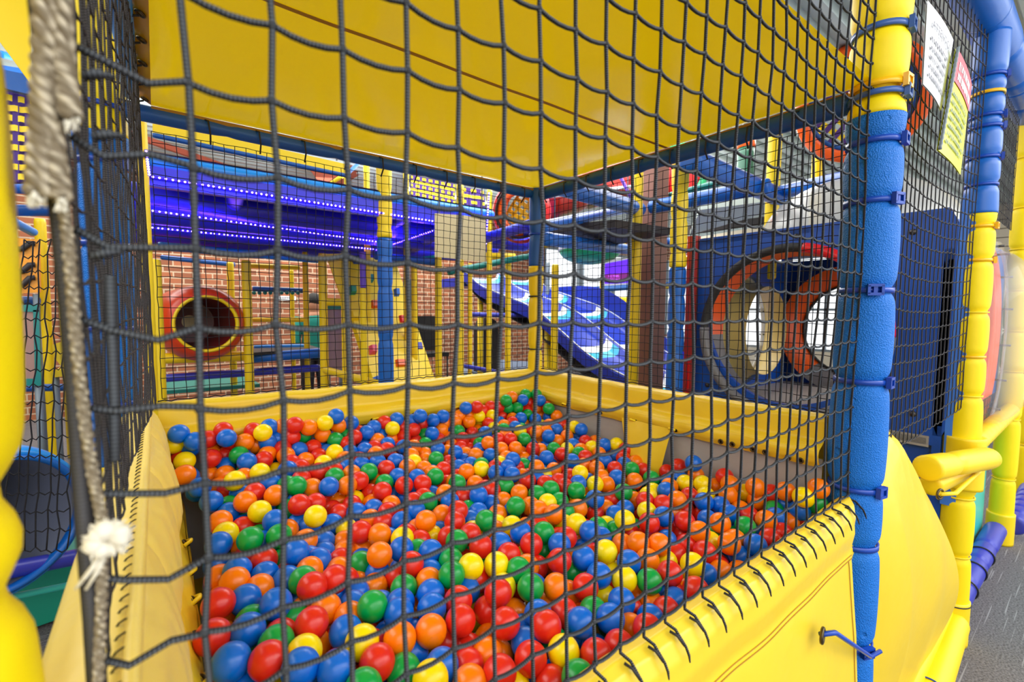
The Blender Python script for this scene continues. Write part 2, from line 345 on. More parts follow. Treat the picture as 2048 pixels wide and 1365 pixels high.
# ================================================================ the ball pit frame
LX, LY, ZR, ZT = 1.382, 1.244, 1.185, 2.0
toA = math.atan2(CAMP.y, CAMP.x)
Aang = math.radians(-95)
padded_post(0, 0, [(0, 1.916, m_foam_b), (1.916, 2.75, m_foam_y)],
            [(2.112, m_strap_lb, .013, Aang + .15), (1.985, m_strap_y, .013, Aang), (1.964, m_strap_lb, .012, Aang + .12), (1.858, m_strap_b, .012, Aang + .12), (1.72, m_strap_b, .012, Aang - .2),
             (1.51, m_strap_b, .012, Aang - .9), (1.29, m_strap_b, .012, Aang + .1), (1.024, m_strap_b, .012, Aang - .1), (.88, m_strap_b, .012, None), (.624, m_strap_b, .012, Aang - .35), (.35, m_strap_b, .012, Aang)],
            .0605, 'blue foam corner post of the ball pit with yellow foam on its upper part', seg=48)
p2 = padded_post(LX, 0, [(.17, 1.872, m_foam_y), (1.872, 2.6, m_skin_b)],
            [(2.43, m_strap_b, .012, -1.3), (2.36, m_strap_y, .012, None), (2.27, m_strap_b, .012, -1.5), (2.226, m_strap_b, .012, -1.3), (2.102, m_strap_b, .012, -1.4), (1.99, m_strap_b, .01, None),
             (1.82, m_strap_y, .012, -1.6), (1.68, m_strap_y, .012, -1.3), (1.462, m_lash, .006, None), (1.274, m_strap_y, .01, None), (1.106, m_lash, .006, None), (.66, m_lash, .008, None), (.4, m_lash, .006, None)],
            .058, 'yellow foam post with blue upper half standing past the lime and white signs', seg=36)
foam((LX, 0, 0), (LX, 0, .2), .064, (), 32).build('foot_sleeve', m_yel, p2)
MB().torus((LX, 0, .185), (0, 0, 1), .064, .003, 40, 6).build('black_tie', m_black, p2)
px3 = on(1997, 1085, 2, 0)
for i, (x, lab) in enumerate(((px3.x, 'yellow foam post behind the clear orange-rimmed bubble window'), (px3.x + 1.25, 'yellow foam post at the edge of the photo above the pale blue kerb'))):
    p3 = padded_post(x, 0.0, [(0, 3.2, m_foam_y)], [(q, m_lash, .006, None) for q in (.42, .8, 1.1, 1.35, 1.6, 1.85, 2.1, 2.4)], .058, lab, seg=28)
    if i == 0: foam((x, 0, 0), (x, 0, .2), .066, (), 28).build('foot_sleeve', m_yel, p3)
padded_post(0, LY, [(0, 1.656, m_yel), (1.656, 2.02, m_skin_b2)], [(1.52, m_black, .006, None), (1.39, m_black, .005, None), (1.28, m_black, .005, None), (1.8, m_strap_b, .008, None)], .034,
            'slim post at the far inner corner of the ball pit, blue above yellow', seg=24)
padded_post(-1.478, LY + .01, [(0, 1.04, m_foam_y), (1.04, 1.90, m_foam_b), (1.90, 2.6, m_foam_y)], [(1.2, m_strap_b, .012, None), (1.4, m_strap_b, .012, None), (1.62, m_strap_b, .012, None), (1.83, m_strap_b, .012, -.4), (1.97, m_strap_b, .012, None)],
            .058, 'yellow and blue foam post seen through the dense grey side net', seg=32)
padded_post(-1.500, -.002, [(0, 2.6, m_foam_y)], [(1.352, m_foam_y, .003, None), (1.292, m_foam_y, .003, None), (1.62, m_foam_y, .003, None), (1.0, m_foam_y, .003, None)], .06,
            'close yellow foam post beside the frayed beige rope', seg=48, jitter=.03)
rod('padded_beam', (-1.50, LY + .006, 1.979), (-.03, LY + .006, 1.979), .0215, m_skin_b2, 'dark blue padded beam holding the far edge of the yellow canopy', 'beam', 'canopy beams', (.3, .62, .95, 1.25))
rod('padded_beam', (.004, .05, 1.974), (.004, LY - .03, 1.974), .026, m_skin_b2, 'dark blue padded beam along the canopy edge above the grey-lined pit wall', 'beam', 'canopy beams', (.25, .6, .9))
rod('padded_beam', (-1.413, .42, 2.0), (-1.413, LY - .06, 2.0), .018, m_skin_lb, 'light blue padded beam along the eyeletted edge of the yellow canopy', 'beam', 'canopy beams', (.5,))
# ---- canopy: stretched vinyl roof with three panels, seams, eyelets
def canopy_z(x, y):
    return ZT - .020 * abs(math.sin(PI * (y - .565) / .67)) * abs(math.sin(PI * (x + 1.372) / 1.36)) ** .5 + .0035 * mnoise.noise(Vector((x * 5, y * 5, 3)))
cv = thing('vinyl_canopy', (-.7, .6, ZT), 'glossy yellow vinyl roof sheet stretched over the ball pit', 'canopy')
XL = -1.372
mb = MB()
mb.grid(56, 50, lambda u, v: (XL + u * (1.36), .0 + v * 1.235, canopy_z(XL + u * 1.36, v * 1.235) - .0))
mb.build('roof_sheet', m_canopy, cv)
for yy, zz in ((.565, .0015),):
    MB().grid(60, 2, lambda u, v: (XL + u * 1.36, yy + (v - .5) * .012, canopy_z(XL + u * 1.36, yy) - zz)).build('seam', m_seam, cv)
mb = MB()
ey = [(.2 + .112 * k) for k in range(10)]
def scal(v):
    y = .08 + v * 1.15; k = abs(math.sin(PI * (y - .2) / .112)); return y, .022 + .010 * k
mb.grid(2, 120, lambda u, v: (XL - u * scal(v)[1], scal(v)[0], canopy_z(XL, scal(v)[0]) - .0015 + u * .016))
mb.build('edge_hem', m_hem, cv)
for y in ey:
    e = MB().torus((XL - .013, y, canopy_z(XL, y) + .003), (.5, 0, 1), .0075, .0022, 20, 6).build('eyelet', m_eyelet, cv)
    MB().tube([(XL - .015, y, ZT - .002), (XL - .04, y, ZT - .012), (XL - .07, y + .004, ZT - .01)], .0022, 6).build('lacing', m_black, cv)
mb = MB().grid(56, 2, lambda u, v: (XL + u * 1.36, 1.228 + v * .012, ZT - .004 - v * .018)); mb.build('back_hem', m_seam, cv)
mb = MB().grid(56, 2, lambda u, v: (-.016 + v * .01, .02 + u * 1.2, ZT - .004 - v * .018)); mb.build('side_hem', m_seam, cv)
for k in range(9):
    y = .16 + k * .125; MB().tube([(-.012, y, ZT - .012), (-.028, y + .006, ZT - .018), (-.022, y + .012, ZT - .05), (.0, y + .016, ZT - .07)], .0026, 6).build('lacing', m_black, cv)
for k in range(10):
    x = -1.25 + k * .128; MB().tube([(x, 1.232, ZT - .01), (x + .005, 1.216, ZT - .016), (x + .01, 1.222, ZT - .05), (x + .012, 1.25, ZT - .07)], .0026, 6).build('lacing', m_black, cv)

# ---- pit walls
def wr(x, y, s=9): return mnoise.noise(Vector((x * s, y * s * .35, 1.7)))
def pleat(t, v, s=1): return .006 * s * (math.sin(t * 46 + 2 * mnoise.noise(Vector((t * 3, 0, 0)))) * .5 + wr(t, v, 14)) * math.sin(PI * min(1, max(0, v)))
def vinyl_wall(name, label, P, eyel, loops):
    """P(t, d, z): t along the wall, d into the pit, z up"""
    t0 = thing(name, P(.5, 0, .9), label, 'padded wall')
    def prof(v):   # over the rail, upper lip, pillow band
        pts = [(-.045, 1.09), (-.045, 1.165), (-.03, 1.186), (-.004, 1.190), (.014, 1.180), (.016, 1.15), (.017, 1.118), (.03, 1.112), (.045, 1.105), (.05, 1.09), (.046, 1.072), (.036, 1.056)]
        f = v * (len(pts) - 1); i = min(int(f), len(pts) - 2); f -= i
        return pts[i][0] + (pts[i + 1][0] - pts[i][0]) * f, pts[i][1] + (pts[i + 1][1] - pts[i][1]) * f
    mb = MB().grid(110, 33, lambda u, v: P(u, prof(v)[0] + (pleat(u, (v - .2) / .8) if v > .25 else 0), prof(v)[1] - .004 * math.sin(PI * u) + .0025 * wr(u * 2, v)))
    mb.build('vinyl_cover', m_vinyl, t0)
    mb = MB().grid(60, 14, lambda u, v: P(u, .02 + .03 * v + .004 * wr(u * 2, v * 2, 5), 1.075 - v * .40)); mb.build('grey_liner', m_grey, t0)
    mb = MB().grid(60, 6, lambda u, v: P(1 - u, -.05 + .0 * v, 1.15 - v * 1.14)); mb.build('outer_sheet', m_vinyl, t0)
    for u in eyel:
        MB().torus(P(u, .047, 1.066), Vector(P(u, .2, 1.0)) - Vector(P(u, 0, 1.0)), .0062, .0022, 16, 6).build('eyelet', m_eyelet, t0)
        MB().sphere(P(u, .0445, 1.066), .0045, 8, 6).build('eyelet_hole', m_hole, t0)
    for u in loops:
        e = .011
        for s in (-1, 1): MB().sphere(P(u + s * e, .045, 1.067), .0055, 8, 6).build('eyelet_hole', m_hole, t0)
        MB().tube([P(u - e, .044, 1.067), P(u - e * .6, .055, 1.071), P(u, .058, 1.073), P(u + e * .6, .055, 1.071), P(u + e, .044, 1.067)], .0035, 8).build('lashing', m_lash, t0)
    mb = MB().tube([P(i / 90, .004 * (-1) ** i - .012, 1.192 + .002 * math.sin(i * 2.3)) for i in range(91)], .0018, 5); mb.build('net_lacing', m_net_fine, t0)
    return t0
def uof(px, py): return (on(px, py, 1, LY - .045).x + 1.375) / 1.35
bl = vinyl_wall('padded_pit_wall', 'yellow vinyl wall along the far side of the ball pit, facing the front net', lambda t, d, z: Vector((-1.385 + t * 1.372, LY - d, z)), [], [(on(x, y, 1, LY - .045).x + 1.385) / 1.372 for x, y in ((752, 833), (834, 818), (912, 810), (987, 800))])
def ub(px, py): return (LY - .005 - on(px, py, 0, -.045).y) / (LY - .07)
br = vinyl_wall('padded_pit_wall', 'yellow vinyl wall with grey lining and rows of eyelets beside the blue ring panel', lambda t, d, z: Vector((.0 - d, LY - .005 - t * (LY - .07), z)), [ub(*q) for q in ((1442, 877), (1465, 886), (1506, 897), (1531, 902), (1577, 909), (1602, 911))], [ub(*q) for q in ((1130, 805), (1197, 821), (1266, 842), (1345, 859))])
def flap(a, b, w0, w1):
    ta, tb = ub(*a), ub(*b)
    def f(u, v):
        t = ta + (tb - ta) * u; zz = 1.07 - v * .26; c = (ta + tb) / 2 + .02; tt = c + (t - c) * (1 - v * .55)
        return Vector((-.05 - .036 * v - .012 * math.sin(PI * v) * math.sin(PI * u) - .004 * wr(u, v, 6), LY - .005 - tt * (LY - .07), zz))
    return f
MB().grid(20, 16, flap((1245, 835), (1345, 862), 1, .5)).build('yellow_flap', m_vinyl, br)

# ---- bolster on the near side
bo = thing('padded_bolster', (-1.40, .6, .9), 'puffy pale yellow vinyl bolster laced along the dense grey side net', 'padded wall')
BP = [(-.06, .0), (-.06, .9), (-.055, 1.165), (-.03, 1.186), (.0, 1.19), (.015, 1.182), (.03, 1.165), (.045, 1.13), (.055, 1.09), (.058, 1.05), (.05, 1.015), (.042, .985)]
def bol(u, v):
    f = v * (len(BP) - 1); i = min(int(f), len(BP) - 2); f -= i
    d = BP[i][0] + (BP[i + 1][0] - BP[i][0]) * f; z = BP[i][1] + (BP[i + 1][1] - BP[i][1]) * f
    y = -.05 + u * 1.27
    bulge = (abs(math.sin(PI * (y - .02) / .30)) ** .35 - .6) * .034 if d > -.01 else 0
    rib = .0007 * math.sin(y * 120 + 4 * mnoise.noise(Vector((y * 6, v * 3, 0)))) * max(0, d + .01) * 20
    dd = d + bulge * max(0, min(1, (d + .01) * 22)) + rib
    dd *= (.66 + .16 * math.exp(-((y - .72) / .16) ** 2)) if d > 0 else 1
    return Vector((-1.41 + dd, y, z + (rib * .6 if d > 0 else 0)))
MB().grid(220, 44, bol).build('vinyl_cover', m_vinyl_p, bo)
MB().grid(60, 16, lambda u, v: Vector((-1.384 + .046 * v ** .8 + .003 * wr(u, v, 8), -.02 + u * 1.2, 1.03 - v * .115 - .006 * math.sin(u * 19)))).build('skirt', m_vinyl, bo)
MB().grid(30, 8, lambda u, v: Vector((-1.342 + .012 * v, -.01 + u * 1.19, .93 - v * .3))).build('grey_liner', m_grey, bo)
for y in (.36, .47, .58, .69, .83):
    MB().torus((-1.346, y, .944), (.8, 0, .8), .008, .0025, 16, 6).build('eyelet', m_eyelet, bo)
    MB().tube([(-1.35, y - .014, .944), (-1.337, y - .005, .948), (-1.336, y + .005, .946), (-1.348, y + .014, .94)], .004, 8).build('lashing', m_lash, bo)
mb = MB()
for k in range(60):
    y = -.03 + k * .021; mb.torus((-1.408, y, 1.186), (0, 1, .25), .0085, .0009, 12, 5)
mb.build('edge_lacing', m_net_fine, bo)
MB().tube([(-1.404, -.05 + i * .02, 1.190) for i in range(64)], .0065, 8).build('piping', m_vinyl_p, bo)

# ---- front apron below the rope net
ap = thing('front_apron', (-.7, -.03, 0), 'yellow vinyl apron hanging on the near side of the pit under the front net', 'vinyl apron')
def apron(u, v):
    sm = min(1, max(0, (v - .25) / .2)); x = -1.46 + u * (1.405 - .052 * sm)
    pts = [(.05, .935), (.03, .975), (.012, .993), (-.006, .998), (-.022, .99), (-.033, .968), (-.036, .935), (-.03, .895), (-.034, .86), (-.05, .7), (-.06, .5), (-.055, .2), (-.045, .01)]
    f = v * (len(pts) - 1); i = min(int(f), len(pts) - 2); f -= i
    d = pts[i][0] + (pts[i + 1][0] - pts[i][0]) * f; z = pts[i][1] + (pts[i + 1][1] - pts[i][1]) * f
    lift = .014 * max(0, (x + .35) / .35) ** 2
    low = max(0, (v - .6) / .4)
    d += .016 * low * wr(x, z, 3) - .03 * low * math.sin(PI * u)
    if v > .62 and x > -.16: x -= .035 * ((x + .16) / .1) * 0 + .0
    return Vector((x, d + .006 * wr(x, z, 6) * min(1, v * 2), z + lift * (1 - low) + .003 * mnoise.noise(Vector((x * 14, 0, 2))) * (v < .4)))
MB().grid(130, 60, apron).build('vinyl_sheet', m_vinyl, ap)
for vv in (.612, .63): MB().tube([apron(i / 120, vv) + Vector((0, -.0012, 0)) for i in range(121)], .0009, 5).build('stitch_line', m_seam, ap)
MB().tube([apron(.985, .63 + .37 * i / 30) + Vector((0, -.0015, 0)) for i in range(31)], .0009, 5).build('stitch_line', m_seam, ap)
for z, has in ((.635, 1),):
    c = on(1645, 1272, 1, -.062)
    MB().torus(c, (0.2, -1, 0), .0135, .0035, 24, 8).build('eyelet', m_eyelet, ap)
    MB().tube([c + Vector((0, .004, 0)), c + Vector((.03, -.012, 0)), (-.045, -.064, .63), (.0, -.072, .628)], .005, 8).build('strap', m_strap_b, ap)
one(foam((-.15, .03, .87), (.0, .03, .87), .05, (), 24), 'rail_stub', m_yel, 'short mottled yellow rail stub under the apron lip against the blue post', 'rail')

# ---- apron of the next bay
ar = thing('side_apron', (.6, -.03, 0), 'yellow vinyl sheet outside the next bay, laced to the post with blue top', 'vinyl apron')
top = [(0.02, 1.03), (.13, 1.035), (.36, 1.10), (.43, 1.085), (.52, 1.02), (.64, .93), (.74, .85), (.80, .83)]
def topz(x):
    for (a, za), (b, zb) in zip(top, top[1:]):
        if a <= x <= b: return za + (zb - za) * (x - a) / (b - a)
    return top[-1][1] if x > .5 else top[0][1]
def redge(z): return 1.20 if z > .8 else (1.16 + .08 * math.sin((z - .2) * 5) if z > .2 else 1.0)
def aside(u, v):
    zt = topz(.03 + u * .71); z = zt * (1 - v) + .05 * v
    xl = .062 + .02 * min(1, v * 5)
    xr = .74 + (.30 * math.sin(PI * min(1, max(0, (.86 - z) / .95)) * .62) if z < .86 else 0)
    x = xl + u * (xr - xl)
    d = .01 - (.07 * math.sin(PI * min(1, v * 1.15)) + .03 * v) * min(1, u * 3.5) ** .7
    d += .012 * math.sin(x * 16 + 1.2) * v * (1 - v) * 2 + .01 * wr(x, z, 3)
    if v < .06: d += .03 * (1 - v / .06) ** 2
    return Vector((x, d, z))
MB().grid(90, 40, aside).build('vinyl_sheet', m_vinyl, ar)
MB().torus(on(1880, 989, 1, -.05), (-.3, -1, 0), .016, .004, 20, 8).build('eyelet', m_eyelet, ar)
c = on(1880, 989, 1, -.05); MB().tube([c, c + Vector((.05, -.03, .0)), (LX, -.063, .79), (LX + .05, -.03, .79)], .007, 8).build('lashing', m_lash, ar)
c2 = on(1824, 1296, 1, -.07)
one(foam((.1, -.075, .075), (LX - .03, -.02, .105), .052, (), 28), 'floor_rail', m_yel, 'thick yellow padded rail lying low along the carpet below the vinyl sheet', 'rail')
one(foam((.45, .0, .13), (LX - .03, .02, .15), .04, (), 20), 'inner_rail', m_yel, 'thinner yellow padded rail tucked behind the low floor rail', 'rail')
one(MB().torus((.78, -.045, .09), (1, .05, .02), .0565, .003, 32, 6), 'rail_tie', m_strap_b, 'blue tie wrapped round the low yellow floor rail', 'tie')
e = thing('elbow_rail', (LX - .2, -.02, .86), 'yellow padded rail end with a bulging cap wrapped round the foam post', 'rail')
foam((LX - .62, .0, .91), (LX - .10, -.085, .868), .045, (.2,), 24).build('rail_sleeve', m_yel, e)
MB().sphere((LX - .085, -.088, .866), .043, 20, 14).build('end_cap', m_yel, e)
foam((LX - .55, .0, .83), (LX, -.03, .80), .036, (), 20).build('under_sleeve', m_yel, e)
foam((LX, -.005, .70), (LX, -.005, .93), .071, (), 28).build('post_collar', m_yel, e)

# ================================================================ nets
def net(name, label, P, us, vs, r, mat, sag=0, seg=6, sub=1, jit=0, knots=True, group=None, udir=None):
    """us, vs: parameter lists; P(u, v) -> point. One net is one object."""
    rnd = random.Random(hash(label) % 1000); mb = MB()
    J = {(i, j): Vector((rnd.uniform(-jit, jit), rnd.uniform(-jit, jit) * .3, rnd.uniform(-jit, jit))) for i in range(len(us)) for j in range(len(vs))}
    K = {(i, j): Vector(P(us[i], vs[j])) + J[i, j] for i in range(len(us)) for j in range(len(vs))}
    for i in range(len(us)):
        pts = []
        for j in range(len(vs)):
            pts.append(K[i, j])
            if j < len(vs) - 1:
                for k in range(1, sub): pts.append(K[i, j].lerp(K[i, j + 1], k / sub))
        mb.tube(pts, r, seg, v0=i * .003)
    for j in range(len(vs)):
        pts = []
        for i in range(len(us)):
            pts.append(K[i, j])
            if i < len(us) - 1:
                for k in range(1, sub):
                    f = k / sub; pts.append(K[i, j].lerp(K[i + 1, j], f) - Vector((0, 0, sag * 4 * f * (1 - f))))
        mb.tube(pts, r, seg, v0=j * .002)
    if knots:
        for q in K.values(): mb.sphere(q, r * 1.55, 8, 6)
    return tag(mb.build(name, mat), label, 'net', group)
NY = -.004
xs = [-1.3597 + .05 * k for k in range(27)]; zs = [1.442 + .0532 * k for k in range(-8, 24)]
fn = net('rope_net', 'large-mesh charcoal rope net across the front of the ball pit', lambda u, v: Vector((u, NY + .006 * math.sin(u * 7) * math.sin(v * 9), v - .0055 * (u + .7) * (v - 1.44) * 0)), xs, zs, .0023, m_net, .004, 10, 4, .0022)
# hanging ends laced over the apron lip, ties to the post and to the side rope
for k, x in enumerate(xs):
    h = .96 if x < -.3 else .975; b = zs[0]
    MB().tube([(x, NY, b), (x + .001, NY, b - .012), (x + .002, -.02, 1.002), (x + .004, -.036, .985), (x + .006, -.040, .974), (x + .004, -.043, .966)], [.0026, .0024, .0022, .002, .0019, .001], 8).build('hanging_end', m_net, fn)
    if x < -.1: MB().tube([(x - .006, -.016, 1.001), (x - .002, -.026, .998), (x + .003, -.035, .986)], .002, 6).build('lacing_thread', m_black, fn)
for j, z in enumerate(zs):
    MB().tube([(xs[-1], NY, z), (-.048, NY, z - .004), (-.03, -.002 - .004 * (j % 2), z + .012)], .003, 8).build('post_tie', m_net, fn)
for j, z in enumerate(zs):
    if z < 1.9:
        MB().tube([(xs[0], NY, z), (-1.38, NY, z - .002 + .006 * math.sin(j * 2.1)), (-1.402, NY - .002, z + .004 * math.cos(j)), (-1.416, NY + .002, z + .006)], .0024, 8).build('rope_tie', m_net, fn)
MB().tube([(-1.402, NY, 1.475), (-1.4025, NY, 1.45), (-1.403, NY + .002, 1.40), (-1.404, NY, 1.36)], .0032, 8).build('loose_cord', m_net, fn)
for q, s in (((212, 515), 1), ((215, 280), .8), ((455 - 260, 160), .7)):
    c = on(q[0], q[1], 1, -.006); mb = MB()
    mb.tube([c + Vector((-.006, 0, 0)), c + Vector((0, -.004, .002)), c + Vector((.008, 0, .004))], [.0026, .0032, .0012], 8); mb.build('cut_end', m_net, fn)
bn = net('fine_net', 'fine black netting above the far yellow pit wall', lambda u, v: Vector((u, LY + .004 + .012 * math.sin(PI * (u + 1.4) / 1.4) * math.sin(PI * (v - 1.19) / .76), v + .004 * mnoise.noise(Vector((u * 3, v * 3, 0))))), [-1.375 + .0283 * k for k in range(48)], [1.20 + .0283 * k for k in range(27)], .00105, m_net_fine, 0, 5, 1, .0015, False)
rn = net('fine_net', 'fine black netting above the grey-lined pit wall beside the blue ring panel', lambda u, v: Vector((.004 + .01 * math.sin(PI * u / 1.2), u, v + .004 * mnoise.noise(Vector((u * 3, v * 3, 5))))), [.03 + .0283 * k for k in range(43)], [1.20 + .0283 * k for k in range(27)], .00105, m_net_fine, 0, 5, 1, .0015, False)
sn = net('side_net', 'dense-looking grey side net seen edge-on beside the frayed rope', lambda u, v: Vector((-1.423 + .028 * u / 1.2 + .006 * math.sin(u * 5 + v * 2), u, v + .03 * math.sin(u * 2.4) * (1 - (v - 1.19)))), [.012 + .0265 * k for k in range(46)], [1.195 + .055 * k for k in range(20)], .00125, m_net_grey, .002, 7, 2, .002, False)
MB().tube([on(x, y, 1, .0) for x, y in ((72, -60), (92, 120), (110, 300), (122, 440), (140, 620), (150, 760), (160, 900), (172, 1060), (186, 1230), (196, 1400))], .0052, 10).build('border_cord', m_net_grey, sn)
net('guard_net', 'dark mesh net behind the hanging white and lime signs', lambda u, v: Vector((u, .004 + .02 * math.sin(PI * u / 1.3), v - .03 * math.sin(PI * u / 1.38))), [.075 + .052 * k for k in range(25)], [1.06 + .054 * k for k in range(30)], .0019, m_net_grey, .006, 6, 3, .0025, False)
net('guard_net', 'dark mesh net on the bay past the post with blue top', lambda u, v: Vector((u, .03, v)), [LX + .08 + .045 * k for k in range(27)], [1.95 + .05 * k for k in range(16)], .0019, m_net_grey, .003, 5, 1, .002, False)
net('guard_net', 'low mesh net hanging under the bubble window', lambda u, v: Vector((u, .03, v)), [LX + .08 + .045 * k for k in range(27)], [.86 + .045 * k for k in range(4)], .002, m_net_grey, .003, 5, 1, .002, False)

# ---- frayed rope at the near corner
ro = thing('frayed_rope', (-1.42, -.012, 1.2), 'thick frayed beige rope tied to the net corner beside the close yellow post', 'rope')
def strand(path, rad, rr, turns, ph, n=70):
    pts = []
    for i in range(n + 1):
        f = i / n * (len(path) - 1); k = min(int(f), len(path) - 2); p = Vector(path[k]).lerp(Vector(path[k + 1]), f - k); a = ph + turns * 2 * PI * i / n
        pts.append(p + Vector((math.cos(a) * rad, math.sin(a) * rad, 0)))
    return MB().tube(pts, rr, 9)
p_a = [on(x, y, 1, -.014) for x, y in ((92, -60), (92, 100), (88, 200), (84, 290), (76, 390))]
p_b = [on(x, y, 1, -.014) for x, y in ((118, -60), (122, 100), (132, 180), (140, 235))]
p_c = [on(x, y, 1, -.014) for x, y in ((100, 240), (112, 330), (122, 395))]
for k in range(3):
    strand(p_a, .0032, .0034, 5, k * 2 * PI / 3).build('strand', m_rope, ro); strand(p_b, .003, .0032, 4, k * 2 * PI / 3 + 1).build('strand', m_rope, ro); strand(p_c, .0025, .003, 2.5, k * 2 * PI / 3 + 2).build('strand', m_rope, ro)
rnd = random.Random(4)
for (x, y, spread, n) in ((74, 392, 22, 40), (122, 400, 14, 26), (144, 240, 14, 26)):
    mb = MB()
    for k in range(n):
        c = on(x + rnd.uniform(-spread, spread) * .5, y - 14, 1, -.014 + rnd.uniform(-.003, .003)); e = on(x + rnd.uniform(-spread, spread), y + rnd.uniform(4, 26), 1, -.014 + rnd.uniform(-.006, .006))
        mb.tube([c, c.lerp(e, .5) + Vector((rnd.uniform(-.001, .001), 0, 0)), e], [.0012, .001, .0005], 5)
    mb.build('frayed_end', m_frill, ro)
th = thing('thin_rope', (-1.415, -.008, 1.2), 'thin beige cord running down the net corner to a fluffy knot', 'rope')
p_d = [on(x, y, 1, -.008) for x, y in ((126, 395), (138, 500), (147, 620), (158, 740), (172, 860), (188, 960), (205, 1040))]
for k in range(2): strand(p_d, .0014, .0019, 16, k * PI, 140).build('strand', m_rope_t, th)
p_e = [on(x, y, 1, -.008) for x, y in ((205, 1090), (204, 1180), (200, 1290), (196, 1400))]
for k in range(2): strand(p_e, .0014, .0019, 8, k * PI).build('strand', m_rope_t, th)
mb = MB(); c0 = on(216, 1078, 1, -.012)
for k in range(9):
    a = k * 2.4; d = Vector((math.cos(a), 0, math.sin(a))) * .0062; mb.sphere(c0 + d + Vector((0, rnd.uniform(-.004, .002), 0)), rnd.uniform(.0042, .006), 12, 8, sc=(1, .9, 1.1))
for k in range(70):
    a = rnd.uniform(0, 2 * PI); d = Vector((math.cos(a), rnd.uniform(-.6, .2), math.sin(a))).normalized()
    mb.tube([c0 + d * .006, c0 + d * .0095 + Vector((rnd.uniform(-.002, .002), 0, rnd.uniform(-.002, .002))), c0 + d * rnd.uniform(.011, .014)], [.0011, .0008, .0003], 5)
mb.build('knot', m_frill, th)
mb = MB()
for (x1, y1) in ((160, 1165), (172, 1180), (150, 1180)): mb.tube([c0, c0.lerp(on(x1, y1, 1, -.01), .6) + Vector((.002, 0, 0)), on(x1, y1, 1, -.01)], [.002, .0016, .0008], 6)
mb.build('loose_fibre', m_frill, th)

